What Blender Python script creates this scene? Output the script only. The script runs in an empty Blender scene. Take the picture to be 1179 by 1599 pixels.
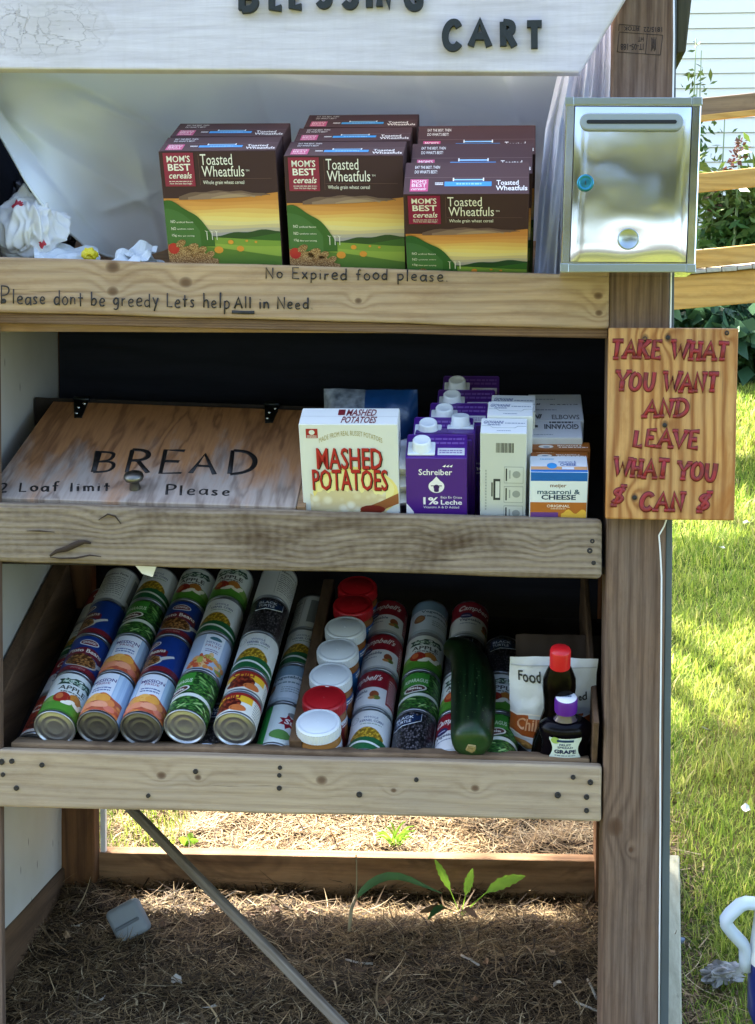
import bpy, bmesh, math, random
import numpy as np
from mathutils import Vector, Matrix, noise, geometry
R_ = math.radians
random.seed(7); rng = np.random.default_rng(7)
SC = bpy.context.scene; COL = SC.collection
# ---------------------------------------------------------------- camera, sky, sun
LEAN, SLOPE = 8.0, 3.1            # the cart leans back a little; the lawn rises gently behind it
FR = Matrix.Rotation(R_(-LEAN), 4, 'X')
H_EYE, DIST, FPX, CU, CV = 1.02, 2.26, 2362.0, 589.5, 786.0
CAMC = (Matrix.Translation((0, -DIST, H_EYE)) @ Matrix.Rotation(R_(5.0), 4, 'Z')
        @ Matrix.Rotation(R_(90 - 4.0), 4, 'X') @ Matrix.Rotation(R_(0.45), 4, 'Z'))
cd = bpy.data.cameras.new('camera'); cam = bpy.data.objects.new('camera', cd); COL.objects.link(cam)
cam.matrix_world = FR @ CAMC
cd.sensor_fit = 'HORIZONTAL'; cd.sensor_width = 36.0; cd.lens = FPX / 1179 * 36
cd.shift_y = -13.5 / 1179; cd.clip_start = 0.05; cd.clip_end = 500
SC.camera = cam
SUN_AZ, SUN_EL = -38.0, 42.0      # degrees from +Y towards +X, and above the horizon
wd = bpy.data.worlds.new('World'); SC.world = wd; wd.use_nodes = True
bg = wd.node_tree.nodes['Background']
sky = wd.node_tree.nodes.new('ShaderNodeTexSky'); sky.sky_type = 'NISHITA'; sky.sun_disc = False
sky.sun_elevation = R_(SUN_EL); sky.sun_rotation = R_(SUN_AZ); sky.air_density = .9; sky.dust_density = 3.0; sky.ozone_density = .8
wd.node_tree.links.new(sky.outputs[0], bg.inputs[0]); bg.inputs[1].default_value = 0.15
sl = bpy.data.lights.new('sun', 'SUN'); sl.energy = 4.7; sl.angle = R_(0.5); sl.color = (1.0, 0.93, 0.82)
sun = bpy.data.objects.new('sun', sl); COL.objects.link(sun)
sd = Vector((math.sin(R_(SUN_AZ)) * math.cos(R_(SUN_EL)), math.cos(R_(SUN_AZ)) * math.cos(R_(SUN_EL)), math.sin(R_(SUN_EL))))
sun.matrix_world = Matrix.Translation((-3, 4, 8)) @ sd.to_track_quat('Z', 'Y').to_matrix().to_4x4()
SC.view_settings.view_transform = 'Standard'; SC.view_settings.look = 'None'
SC.view_settings.exposure = 2.78; SC.view_settings.gamma = 1.0
SC.cycles.max_bounces = 6; SC.cycles.diffuse_bounces = 4; SC.cycles.transparent_max_bounces = 6
# ---------------------------------------------------------------- geometry from the survey of the photo
FRI = FR.inverted(); CAMW = FR @ CAMC
def ray(u, v):
    d = Vector(((u - CU) / FPX, -(v - CV) / FPX, -1.0))
    return CAMC.translation.copy(), (CAMC.to_3x3() @ d)
def at(u, v, y):                       # point of the cart frame on the plane y
    o, d = ray(u, v); return o + d * ((y - o.y) / d.y)
def atx(u, v, x):
    o, d = ray(u, v); return o + d * ((x - o.x) / d.x)
def inframe(Mf, u, v, s=None, t=None): # same, in a tilted shelf frame: plane s (y) or t (z)
    Mi = Mf.inverted(); o, d = ray(u, v); o = Mi @ o; d = Mi.to_3x3() @ d
    k = (s - o.y) / d.y if s is not None else (t - o.z) / d.z
    return o + d * k
TS = math.tan(R_(SLOPE))
def gz0(x, y): return TS * y
def gnd(u, v):                         # world point on the lawn
    o, d = ray(u, v); o = FR @ o; d = FR.to_3x3() @ d
    k = (TS * o.y - o.z) / (d.z - TS * d.y); return o + d * k
def atw(u, v, y):
    o, d = ray(u, v); o = FR @ o; d = FR.to_3x3() @ d
    return o + d * ((y - o.y) / d.y)
# ---------------------------------------------------------------- mesh helpers
def lin(h):
    if isinstance(h, str):
        h = h.lstrip('#'); c = [int(h[i:i + 2], 16) / 255 for i in (0, 2, 4)]
        return tuple(x / 12.92 if x <= .04045 else ((x + .055) / 1.055) ** 2.4 for x in c) + (1,)
    return tuple(h) + (1,)
class MB:
    def __init__(s): s.v = []; s.f = []; s.m = []; s.sm = []; s.uv = {}; s.mats = []
    def mi(s, mat):
        if mat not in s.mats: s.mats.append(mat)
        return s.mats.index(mat)
    def face(s, idx, mat, smooth=False): s.f.append(tuple(idx)); s.m.append(s.mi(mat)); s.sm.append(smooth)
    def pv(s, p, uv=None):
        s.v.append(tuple(p)); i = len(s.v) - 1
        if uv is not None: s.uv[i] = uv
        return i
    def bm(s, b, mat, M=None, smooth=False):
        b.verts.ensure_lookup_table(); k = len(s.v)
        for i, x in enumerate(b.verts): x.index = i; s.v.append(tuple(M @ x.co if M else x.co))
        for f in b.faces: s.face([k + x.index for x in f.verts], mat, smooth)
        b.free()
    def box(s, x0, x1, y0, y1, z0, z1, mat, bev=0, M=None, seg=2, smooth=False):
        b = bmesh.new(); bmesh.ops.create_cube(b, size=1)
        for x in b.verts: x.co = Vector(((x0 + x1) / 2 + x.co.x * (x1 - x0), (y0 + y1) / 2 + x.co.y * (y1 - y0), (z0 + z1) / 2 + x.co.z * (z1 - z0)))
        if bev: bmesh.ops.bevel(b, geom=list(b.edges), offset=bev, segments=seg, profile=.5, affect='EDGES')
        s.bm(b, mat, M, smooth)
    def hexa(s, p, mat, bev=0, seg=2, sub=0, jit=0):   # 8 corners: front TL TR BR BL, back TL TR BR BL
        b = bmesh.new(); vs = [b.verts.new(q) for q in p]
        for q in ((0, 3, 2, 1), (4, 5, 6, 7), (0, 1, 5, 4), (1, 2, 6, 5), (2, 3, 7, 6), (3, 0, 4, 7)): b.faces.new([vs[i] for i in q])
        bmesh.ops.recalc_face_normals(b, faces=list(b.faces))
        if bev: bmesh.ops.bevel(b, geom=list(b.edges), offset=bev, segments=seg, profile=.5, affect='EDGES')
        if sub:
            for _ in range(sub):
                L = max(e.calc_length() for e in b.edges)
                es = [e for e in b.edges if e.calc_length() > L * .6]
                bmesh.ops.subdivide_edges(b, edges=es, cuts=1, use_grid_fill=True)
            for x in b.verts:
                n = noise.noise_vector(x.co * 6.0); x.co += n * jit + noise.noise_vector(x.co * 31) * jit * .35
        s.bm(b, mat)
    def lathe(s, prof, n, mat, M=None, smooth=True, mats=None, cap0=False, cap1=False, rip=0):
        k = len(s.v)
        for j, (r, z) in enumerate(prof):
            for i in range(n):
                a = 2 * math.pi * i / n; rr = r * (1 + (rip if i % 2 else 0)) ; p = Vector((rr * math.cos(a), rr * math.sin(a), z))
                s.v.append(tuple(M @ p if M else p))
        for j in range(len(prof) - 1):
            mm = mats[j] if mats else mat
            for i in range(n):
                a, b_ = k + j * n + i, k + j * n + (i + 1) % n
                s.face((a, b_, b_ + n, a + n), mm, smooth)
        if cap0: s.face([k + i for i in range(n)][::-1], mats[0] if mats else mat)
        if cap1: s.face([k + (len(prof) - 1) * n + i for i in range(n)], mats[-1] if mats else mat)
    def tube(s, path, r, mat, n=6, flat=None, nrm=None, caps=True, smooth=True, square=False):
        P = [Vector(p) for p in path]; k = len(s.v); N = len(P)
        prev = None
        for i, p in enumerate(P):
            t = (P[min(i + 1, N - 1)] - P[max(i - 1, 0)])
            if t.length < 1e-9: t = Vector((0, 0, 1))
            t.normalize()
            if nrm is not None: nn = Vector(nrm)
            else:
                nn = prev if prev else (Vector((0, 0, 1)) if abs(t.z) < .9 else Vector((0, 1, 0)))
            sd_ = t.cross(nn)
            if sd_.length < 1e-6: sd_ = t.orthogonal()
            sd_.normalize(); nn = sd_.cross(t).normalized(); prev = nn
            rr = r(i / max(N - 1, 1)) if callable(r) else r
            hh = rr if flat is None else flat
            for j in range(n):
                a = 2 * math.pi * (j + .5) / n
                ca, sa = math.cos(a), math.sin(a)
                if square: ca, sa = (1 if ca > 0 else -1), (1 if sa > 0 else -1)
                s.v.append(tuple(p + sd_ * (ca * rr) + nn * (sa * hh)))
        for i in range(N - 1):
            for j in range(n):
                a = k + i * n + j; b_ = k + i * n + (j + 1) % n
                s.face((a, b_, b_ + n, a + n), mat, smooth)
        if caps:
            s.face([k + j for j in range(n)][::-1], mat); s.face([k + (N - 1) * n + j for j in range(n)], mat)
    def prism(s, pts, d, mat, bev=0, M=None):  # pts: 3D front outline; d: offset vector to the back
        b = bmesh.new(); vs = [b.verts.new(q) for q in pts]; f = b.faces.new(vs)
        r = bmesh.ops.extrude_face_region(b, geom=[f]); bmesh.ops.translate(b, verts=[x for x in r['geom'] if isinstance(x, bmesh.types.BMVert)], vec=d)
        bmesh.ops.recalc_face_normals(b, faces=list(b.faces))
        if bev: bmesh.ops.bevel(b, geom=list(b.edges), offset=bev, segments=2, profile=.5, affect='EDGES')
        s.bm(b, mat, M)
    def mesh(s, name):
        me = bpy.data.meshes.new(name); me.from_pydata(s.v, [], s.f)
        for m in s.mats: me.materials.append(m)
        me.polygons.foreach_set('material_index', s.m); me.polygons.foreach_set('use_smooth', s.sm)
        if s.uv:
            ul = me.uv_layers.new(name='UVMap'); vi = np.zeros(len(me.loops), dtype=np.int32); me.loops.foreach_get('vertex_index', vi)
            tab = np.zeros((len(s.v), 2), dtype=np.float32)
            for i, q in s.uv.items(): tab[i] = q
            ul.data.foreach_set('uv', tab[vi].ravel())
        me.validate(); me.update(); return me
    def obj(s, name, parent=None, M=None):
        return link(name, s.mesh(name), parent, M)
def link(name, me, parent=None, M=None):
    o = bpy.data.objects.new(name, me); COL.objects.link(o)
    if parent: o.parent = parent
    if M is not None: o.matrix_local = M
    return o
def tag(o, label=None, cat=None, group=None, kind=None):
    if label: o['label'] = label
    if cat: o['category'] = cat
    if group: o['group'] = group
    if kind: o['kind'] = kind
    return o
def thing(name, M, label, cat, group=None):
    o = bpy.data.objects.new(name, None); COL.objects.link(o); o.empty_display_size = .05; o.matrix_world = M
    return tag(o, label, cat, group)
def fast_mesh(name, verts, faces, mat, uv=None, smooth=False):
    me = bpy.data.meshes.new(name); n, k = faces.shape
    me.vertices.add(len(verts)); me.vertices.foreach_set('co', np.asarray(verts, dtype=np.float32).ravel())
    me.loops.add(n * k); me.loops.foreach_set('vertex_index', faces.astype(np.int32).ravel())
    me.polygons.add(n); me.polygons.foreach_set('loop_start', np.arange(0, n * k, k, dtype=np.int32))
    try: me.polygons.foreach_set('loop_total', np.full(n, k, dtype=np.int32))
    except Exception: pass
    me.update(calc_edges=True)
    if smooth: me.polygons.foreach_set('use_smooth', np.ones(n, dtype=bool))
    me.materials.append(mat); return me
# ---------------------------------------------------------------- printed artwork: flat shapes laid on a face or round a can
_tc = {}
def text_tri(s, bold=0.0):
    key = (s, bold)
    if key in _tc: return _tc[key]
    cu = bpy.data.curves.new('t', 'FONT'); cu.body = s; cu.offset = bold; cu.resolution_u = 2; cu.fill_mode = 'FRONT'
    o = bpy.data.objects.new('t', cu); COL.objects.link(o); bpy.context.view_layer.update()
    me = o.evaluated_get(bpy.context.evaluated_depsgraph_get()).to_mesh()
    V = np.array([v.co[:2] for v in me.vertices]); F = [tuple(p.vertices) for p in me.polygons]
    bpy.data.objects.remove(o); bpy.data.curves.remove(cu)
    mn, mx = V.min(0), V.max(0); V = (V - mn) / (mx - mn)
    _tc[key] = (V, F, (mx - mn)); return _tc[key]
class Decal:
    def __init__(s, mb, f, lay=.00018, n=6, cyl=False): s.mb, s.fn, s.lay, s.n, s.cyl = mb, f, lay, n, cyl
    def tri(s, a, b, c, mat, L, mx=.007, dep=0):
        if s.cyl and dep < 4:
            e = max(((a, b, c), (b, c, a), (c, a, b)), key=lambda q: abs(q[0][0] - q[1][0]))
            if abs(e[0][0] - e[1][0]) > mx:
                m = ((e[0][0] + e[1][0]) / 2, (e[0][1] + e[1][1]) / 2); s.tri(e[0], m, e[2], mat, L, mx, dep + 1); s.tri(m, e[1], e[2], mat, L, mx, dep + 1); return
        s.mb.face([s.P(q[0], q[1], L) for q in (a, b, c)], mat)
    def P(s, u, v, L): return s.mb.pv(s.fn(u, v, L * s.lay), (u, v))
    def area(s, u0, u1, top, bot, mat, L, n=None):
        n = n or s.n; T = top if callable(top) else (lambda x: top); B = bot if callable(bot) else (lambda x: bot)
        pr = None
        for i in range(n + 1):
            u = u0 + (u1 - u0) * i / n; a, b = s.P(u, B(u), L), s.P(u, T(u), L)
            if pr: s.mb.face((pr[0], a, b, pr[1]), mat)
            pr = (a, b)
    def rect(s, u0, v0, u1, v1, mat, L, n=None): s.area(u0, u1, v1, v0, mat, L, n)
    def ell(s, cx, cy, rx, ry, mat, L, n=12, rot=0):
        k = []
        for i in range(n):
            a = 2 * math.pi * i / n; x, y = rx * math.cos(a), ry * math.sin(a)
            k.append((cx + x * math.cos(rot) - y * math.sin(rot), cy + x * math.sin(rot) + y * math.cos(rot)))
        for i in range(n): s.tri((cx, cy), k[i], k[(i + 1) % n], mat, L)
    def poly(s, pts, mat, L):
        tri = geometry.tessellate_polygon([[Vector((p[0], p[1], 0)) for p in pts]])
        for t in tri:
            a, b, c = [Vector(pts[i]) for i in t]
            if (b - a).cross(c - a) < 0: t = t[::-1]
            s.tri(*[pts[i] for i in t], mat, L)
    def text(s, txt, u0, v0, u1, v1, mat, L, shear=0, bold=0.0, arc=0):
        V, F, _ = text_tri(txt, bold); k = []
        for x, y in V:
            uu = u0 + (u1 - u0) * x + shear * (v1 - v0) * (y - .5); vv = v0 + (v1 - v0) * y + arc * (1 - (2 * x - 1) ** 2)
            k.append(s.P(uu, vv, L))
        for f in F: s.mb.face([k[i] for i in f], mat)
    def dashes(s, u0, v0, u1, v1, rows, mat, L, fill=.55, seed=1):
        r = random.Random(seed); h = (v1 - v0) / rows
        for j in range(rows):
            u = u0; vb = v1 - (j + 1) * h + h * .2
            while u < u1:
                w = (u1 - u0) * r.uniform(.06, .2); e = min(u + w, u1)
                s.rect(u, vb, e, vb + h * fill, mat, L, 2); u = e + (u1 - u0) * .03
            
    def grid(s, u0, v0, u1, v1, mat, L): s.rect(u0, v0, u1, v1, mat, L)
# ---------------------------------------------------------------- hand lettering: strokes, ten units to the capital height
GL = {
 'A': (8, ['0,0 4,10 8,0', '1.6,3.8 6.4,3.8']), 'B': (7, ['1,0 1,10', '~1,10 5.5,9.6 6,7.5 4.5,5.6 1,5.2', '~1,5.2 6,5 7,2.6 5.5,.3 1,0']),
 'C': (8, ['~7.5,8 6,9.8 3,9.6 .6,6.5 .8,2.5 3,.2 6,.4 7.6,2']), 'D': (8, ['1,0 1,10', '~1,10 5,9.8 7.8,6.5 7.4,2.6 4.5,.2 1,0']),
 'E': (7, ['6.6,10 1,10 1,0 6.8,0', '1,5.2 5.4,5.2']), 'G': (8, ['~7.5,8 6,9.8 3,9.6 .6,6.5 .8,2.5 3,.2 6,.4 7.4,2 7.4,4.4', '4.6,4.4 7.6,4.4']),
 'H': (8, ['1,0 1,10', '7,0 7,10', '1,5 7,5']), 'I': (3, ['1.5,0 1.5,10']), 'K': (8, ['1,0 1,10', '7,10 1,4.4', '2.6,6 7.4,0']),
 'L': (6, ['1,10 1,0 6,0']), 'N': (8, ['1,0 1,10 7,0 7,10']), 'O': (8.5, ['~4.2,10 1.2,8.4 .5,5 1.2,1.6 4.2,0 7.2,1.6 8,5 7.2,8.4 4.2,10']),
 'P': (7, ['1,0 1,10', '~1,10 5.6,9.6 6.6,7.4 5,5 1,4.6']), 'R': (7.5, ['1,0 1,10', '~1,10 5.5,9.6 6.4,7.4 4.8,5.4 1,5', '3.4,5 7.2,0']),
 'S': (7.5, ['~6.8,8.2 5,10 2.2,9.6 1,7.6 2.6,5.6 5.4,4.6 6.8,2.6 5.2,.3 2.4,.1 .6,1.9']), 'T': (8, ['0,10 8,10', '4,10 4,0']),
 'U': (8, ['~1,10 1,3.4 2.4,.5 4,0 5.8,.5 7,3.4 7,10']), 'V': (8, ['0,10 4,0 8,10']), 'W': (11, ['0,10 2.8,0 5.5,7.4 8.2,0 11,10']),
 'Y': (8, ['0,10 4,4.8 8,10', '4,4.8 4,0']), '$': (8, ['~6.8,7.8 5,9 2.2,8.8 1,7.2 2.6,5.6 5.4,4.6 6.8,2.8 5.2,1.1 2.4,.9 .6,2.3', '2.6,-1 5.4,11']),
 'a': (6, ['~5.4,4.6 3.4,5.8 1,4.4 .6,2 2,.2 4.2,1 5.4,3.6', '~5.4,5.6 5.2,2 5.8,0']), 'b': (6, ['1,10 1,0', '~1,3.8 3,5.6 5.2,4.4 5.2,1.6 3,0 1,.8']),
 'd': (6.2, ['~5.2,4.6 3,5.8 .8,4 .8,1.6 2.6,0 5.2,1.6', '5.4,10 5.2,0']), 'e': (6, ['~.8,2.8 5.2,3.2 4.8,5.2 2.8,5.8 .9,4 .9,1.6 2.6,.1 5.4,.9']),
 'f': (5, ['~5,9 3.6,10 2.4,8.6 2.2,5 2.2,0', '.4,5.4 4.4,5.4']), 'g': (6.2, ['~5.2,4.8 3,5.8 .8,4.2 1,1.6 3,.4 5.2,2.2', '~5.4,5.6 5.4,-1.8 3.4,-3.6 1,-2.6']),
 'h': (6, ['1,10 1,0', '~1,3.6 3,5.6 4.8,4.6 5.2,0']), 'i': (2.6, ['1.3,5.4 1.3,0', '1.3,7.6 1.35,7.9']), 'l': (2.6, ['1.3,10 1.3,0']),
 'm': (8.4, ['1,5.4 1,0', '~1,3.8 2.6,5.6 4,4.6 4.2,0', '~4.2,3.8 5.8,5.6 7.4,4.6 7.6,0']), 'n': (6, ['1,5.6 1,0', '~1,3.6 3,5.6 4.8,4.6 5.2,0']),
 'o': (6, ['~3,5.7 .8,4.4 .7,1.6 3,0 5.2,1.6 5.2,4.2 3,5.7']), 'p': (6, ['1,5.6 1,-3.6', '~1,4 3,5.6 5.2,4.4 5.2,1.6 3,0 1,.8']), 'r': (4.6, ['1,5.6 1,0', '~1,3.4 2.4,5.2 4.4,5.2']),
 's': (5, ['~4.4,4.8 2.6,5.8 1,4.6 2.6,3 4.3,1.6 2.8,.1 .6,.9']), 't': (5, ['2.4,8.8 2.4,0 ', '.4,5.6 4.6,5.6']), 'u': (6, ['~1,5.6 1,1.4 2.8,0 5,1.8', '5.2,5.6 5.2,0']),
 'x': (5.6, ['.6,5.6 5,0', '5,5.6 .6,0']), 'y': (5.8, ['.6,5.6 3,1', '5.2,5.6 1.6,-3.6']), '.': (2.4, ['1,.1 1.3,.3']), ' ': (4, []), '2': (7, ['~.8,7.6 2.4,9.8 5.4,9.4 5.8,6.8 3,3 .6,0', '.6,0 6.4,.2']),
}
def chaikin(p, k=2):
    for _ in range(k):
        q = [p[0]]
        for a, b in zip(p, p[1:]): q += [(a[0] * .75 + b[0] * .25, a[1] * .75 + b[1] * .25), (a[0] * .25 + b[0] * .75, a[1] * .25 + b[1] * .75)]
        q.append(p[-1]); p = q
    return p
def strokes(txt, gap=1.6, jit=0.0, seed=1, slant=0.0):
    r = random.Random(seed); x = 0; out = []
    for ch in txt:
        w, ss = GL[ch]; dy = r.uniform(-jit, jit); sc = 1 + r.uniform(-jit, jit) * .12
        for st in ss:
            sm = st.startswith('~'); p = [tuple(float(q) for q in t.split(',')) for t in st.lstrip('~').split()]
            p = [(a * sc + r.uniform(-jit, jit) * .25, b * sc + dy + r.uniform(-jit, jit) * .25) for a, b in p]
            if sm: p = chaikin(p)
            out.append([(x + a + b * slant, b) for a, b in p])
        x += w + gap
    return out, x - gap
def letter(mb, txt, p0, p1, up, w, mat, h=.0006, gap=1.6, jit=.35, seed=1, slant=0.0, lift=0, n=6, square=False):
    """strokes run from p0 to p1 (3-D ends of the base line); up = cap-height vector"""
    st, W = strokes(txt, gap, jit, seed, slant); p0, p1, up = Vector(p0), Vector(p1), Vector(up); dx = (p1 - p0) / W; nr = dx.cross(up).normalized()
    for i, s in enumerate(st):
        P = [p0 + dx * a + up * (b / 10) + nr * (lift + .00003 * (i % 7)) for a, b in s]
        q1, q2 = random.uniform(.75, 1.25), random.uniform(.7, 1.2); mb.tube(P, lambda t, q1=q1, q2=q2: w * (q1 + (q2 - q1) * t), mat, n=n, flat=h, nrm=nr, square=square)
# ---------------------------------------------------------------- materials
def mat(name, col, rough=.6, metal=0, spec=.5, coat=0, bump=None, var=None, trans=0, sheen=0):
    m = bpy.data.materials.new(name); m.use_nodes = True; nt = m.node_tree; b = nt.nodes['Principled BSDF']
    b.inputs['Base Color'].default_value = lin(col); b.inputs['Roughness'].default_value = rough; b.inputs['Metallic'].default_value = metal
    b.inputs['Specular IOR Level'].default_value = spec; b.inputs['Coat Weight'].default_value = coat
    if bump or var:
        tc = nt.nodes.new('ShaderNodeTexCoord'); n = nt.nodes.new('ShaderNodeTexNoise'); nt.links.new(tc.outputs['Object'], n.inputs['Vector'])
        n.inputs['Scale'].default_value = (bump or var)[0]; n.inputs['Detail'].default_value = 4
        if bump:
            bp = nt.nodes.new('ShaderNodeBump'); bp.inputs['Strength'].default_value = bump[1]; bp.inputs['Distance'].default_value = bump[2] if len(bump) > 2 else .002
            nt.links.new(n.outputs['Fac'], bp.inputs['Height']); nt.links.new(bp.outputs[0], b.inputs['Normal'])
        if var:
            n2 = nt.nodes.new('ShaderNodeTexNoise'); nt.links.new(tc.outputs['Object'], n2.inputs['Vector']); n2.inputs['Scale'].default_value = var[0]; n2.inputs['Detail'].default_value = 5
            cr = nt.nodes.new('ShaderNodeValToRGB'); cr.color_ramp.elements[0].position = .3; cr.color_ramp.elements[1].position = .7
            cr.color_ramp.elements[0].color = lin(var[1]); cr.color_ramp.elements[1].color = lin(col)
            nt.links.new(n2.outputs['Fac'], cr.inputs[0]); nt.links.new(cr.outputs[0], b.inputs['Base Color'])
    if trans:
        t = nt.nodes.new('ShaderNodeBsdfTranslucent'); mx = nt.nodes.new('ShaderNodeMixShader'); out = nt.nodes['Material Output']
        t.inputs[0].default_value = lin(col); mx.inputs[0].default_value = trans
        if var: nt.links.new(cr.outputs[0], t.inputs[0])
        nt.links.new(b.outputs[0], mx.inputs[1]); nt.links.new(t.outputs[0], mx.inputs[2]); nt.links.new(mx.outputs[0], out.inputs[0])
    return m
class G:                                # tiny node-graph writer
    def __init__(s, name):
        s.m = bpy.data.materials.new(name); s.m.use_nodes = True; s.t = s.m.node_tree; s.b = s.t.nodes['Principled BSDF']
        s.tc = s.t.nodes.new('ShaderNodeTexCoord')
    def put(s, v, sock):
        if hasattr(v, 'is_linked') or hasattr(v, 'links'): s.t.links.new(v, sock)
        else: sock.default_value = v
    def math(s, op, a, b=None, clamp=False):
        n = s.t.nodes.new('ShaderNodeMath'); n.operation = op; n.use_clamp = clamp; s.put(a, n.inputs[0])
        if b is not None: s.put(b, n.inputs[1])
        return n.outputs[0]
    def sep(s, v): n = s.t.nodes.new('ShaderNodeSeparateXYZ'); s.put(v, n.inputs[0]); return n.outputs
    def comb(s, a, b, c):
        n = s.t.nodes.new('ShaderNodeCombineXYZ')
        for i, q in enumerate((a, b, c)): s.put(q, n.inputs[i])
        return n.outputs[0]
    def noise(s, v, sc=1, det=3, rough=.5, dist=0):
        n = s.t.nodes.new('ShaderNodeTexNoise'); s.put(v, n.inputs['Vector']); n.inputs['Scale'].default_value = sc; n.inputs['Detail'].default_value = det
        n.inputs['Roughness'].default_value = rough; n.inputs['Distortion'].default_value = dist; return n.outputs['Fac']
    def vor(s, v, sc, feat='F1', out='Distance', rnd=1):
        n = s.t.nodes.new('ShaderNodeTexVoronoi'); n.feature = feat; s.put(v, n.inputs['Vector']); n.inputs['Scale'].default_value = sc
        n.inputs['Randomness'].default_value = rnd; return n.outputs[out]
    def ramp(s, f, stops):
        n = s.t.nodes.new('ShaderNodeValToRGB'); s.put(f, n.inputs[0]); e = n.color_ramp.elements
        while len(e) < len(stops): e.new(.5)
        for i, (p, c) in enumerate(stops): e[i].position = p; e[i].color = lin(c)
        return n.outputs[0]
    def mix(s, f, a, b, bt='MIX'):
        n = s.t.nodes.new('ShaderNodeMix'); n.data_type = 'RGBA'; n.blend_type = bt; s.put(f, n.inputs[0]); s.put(a if not isinstance(a, str) else lin(a), n.inputs[6]); s.put(b if not isinstance(b, str) else lin(b), n.inputs[7]); return n.outputs[2]
    def bump(s, h, st=.5, d=.002):
        n = s.t.nodes.new('ShaderNodeBump'); s.put(h, n.inputs['Height']); n.inputs['Strength'].default_value = st; n.inputs['Distance'].default_value = d
        s.t.links.new(n.outputs[0], s.b.inputs['Normal'])
    def done(s, col, rough=.7, spec=.4):
        s.put(col, s.b.inputs['Base Color']); s.put(rough, s.b.inputs['Roughness']); s.b.inputs['Specular IOR Level'].default_value = spec; return s.m
def wood(name, light, dark, grey, axis='x', knots=(), ring=34, greyf=.5, rough=.82, seed=0.0, fib=.5, rg=.5, bump=.5, stain=None, saw=0, kd=.85):
    """planed or weathered timber: growth bands bent round knots, fibres, grey weathering. knots: (along, across, radius)"""
    g = G(name); o = g.sep(g.tc.outputs['Object'])
    L, A, B = {'x': (0, 2, 1), 'z': (2, 0, 1), 'y': (1, 0, 2)}[axis]
    l, a, b = g.math('ADD', o[L], seed), o[A], o[B]
    warp = g.noise(g.comb(g.math('MULTIPLY', l, 2.0), g.math('MULTIPLY', a, 9.0), g.math('MULTIPLY', b, 9.0)), 1, 3)
    ph = g.math('ADD', g.math('MULTIPLY', a, ring), g.math('MULTIPLY', b, ring * .6)); ph = g.math('ADD', ph, g.math('MULTIPLY', warp, 3.2))
    km = None
    for kl, ka, kr in knots:
        dl = g.math('MULTIPLY', g.math('SUBTRACT', o[L], kl), 1 / (kr * 1.25)); da = g.math('MULTIPLY', g.math('SUBTRACT', a, ka), 1 / kr)
        d2 = g.math('ADD', g.math('MULTIPLY', dl, dl), g.math('MULTIPLY', da, da))
        e = g.math('EXPONENT', g.math('MULTIPLY', d2, -.16)); ph = g.math('ADD', ph, g.math('MULTIPLY', e, 1.3))
        k = g.math('SUBTRACT', 1.0, g.math('POWER', d2, 1.5), clamp=True); km = k if km is None else g.math('MAXIMUM', km, k)
    rings = g.math('POWER', g.math('ADD', g.math('MULTIPLY', g.math('SINE', g.math('MULTIPLY', ph, 6.283)), .5), .5), 1.8)
    fibre = g.noise(g.comb(g.math('MULTIPLY', l, 7.0), g.math('MULTIPLY', a, 230.0), g.math('MULTIPLY', b, 230.0)), 1, 4, .6)
    fine = g.noise(g.comb(g.math('MULTIPLY', l, 40.0), g.math('MULTIPLY', a, 600.0), g.math('MULTIPLY', b, 600.0)), 1, 2)
    blot = g.noise(g.comb(g.math('MULTIPLY', l, 5.0), g.math('MULTIPLY', a, 16.0), g.math('MULTIPLY', b, 16.0)), 1, 5, .65)
    f = g.math('ADD', g.math('MULTIPLY', rings, rg), g.math('MULTIPLY', g.math('SUBTRACT', fibre, .42), fib * 2.2)); f = g.math('ADD', f, g.math('MULTIPLY', g.math('SUBTRACT', fine, .5), .25), clamp=True)
    c = g.mix(f, lin(light), lin(dark))
    gm = g.math('MULTIPLY', g.ramp(blot, [(.38, (0, 0, 0)), (.62, (1, 1, 1))]), greyf); c = g.mix(gm, c, g.mix(g.math('MULTIPLY', f, .75), lin(grey), lin(dark)))
    if stain:
        st = g.noise(g.comb(g.math('MULTIPLY', l, 3.0), g.math('MULTIPLY', a, 7.0), 3.3), 1, 5, .7, .6); c = g.mix(g.ramp(st, [(.5, (0, 0, 0)), (.68, (1, 1, 1))]), c, lin(stain))
    h = g.math('SUBTRACT', g.math('MULTIPLY', fibre, 1.2), g.math('MULTIPLY', rings, .4))
    if saw:
        sw = g.math('SINE', g.math('MULTIPLY', g.math('ADD', l, g.math('MULTIPLY', g.math('ADD', warp, g.math('MULTIPLY', blot, .8)), .05)), saw)); sw = g.math('MULTIPLY', sw, g.math('MULTIPLY', blot, 1.5)); h = g.math('ADD', h, g.math('MULTIPLY', sw, .3))
        c = g.mix(g.math('MULTIPLY', g.math('ADD', sw, 1), .12), c, lin(light))
    chk = g.noise(g.comb(g.math('MULTIPLY', l, 3.0), g.math('MULTIPLY', a, 95.0), g.math('MULTIPLY', b, 95.0)), 1, 4, .7); ckm = g.ramp(chk, [(.66, (0, 0, 0)), (.72, (1, 1, 1))]); c = g.mix(g.math('MULTIPLY', ckm, .55), c, lin('2e2118')); h = g.math('SUBTRACT', h, g.math('MULTIPLY', ckm, .9))
    drt = g.noise(g.comb(g.math('MULTIPLY', l, 9.0), g.math('MULTIPLY', a, 24.0), g.math('MULTIPLY', b, 24.0)), 1, 6, .75); c = g.mix(g.math('MULTIPLY', g.ramp(drt, [(.5, (0, 0, 0)), (.72, (1, 1, 1))]), .45), c, lin(dark))
    if km is not None:
        c = g.mix(g.math('MULTIPLY', km, kd), c, g.mix(fibre, '2a1a10', '6a4a30'))
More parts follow.
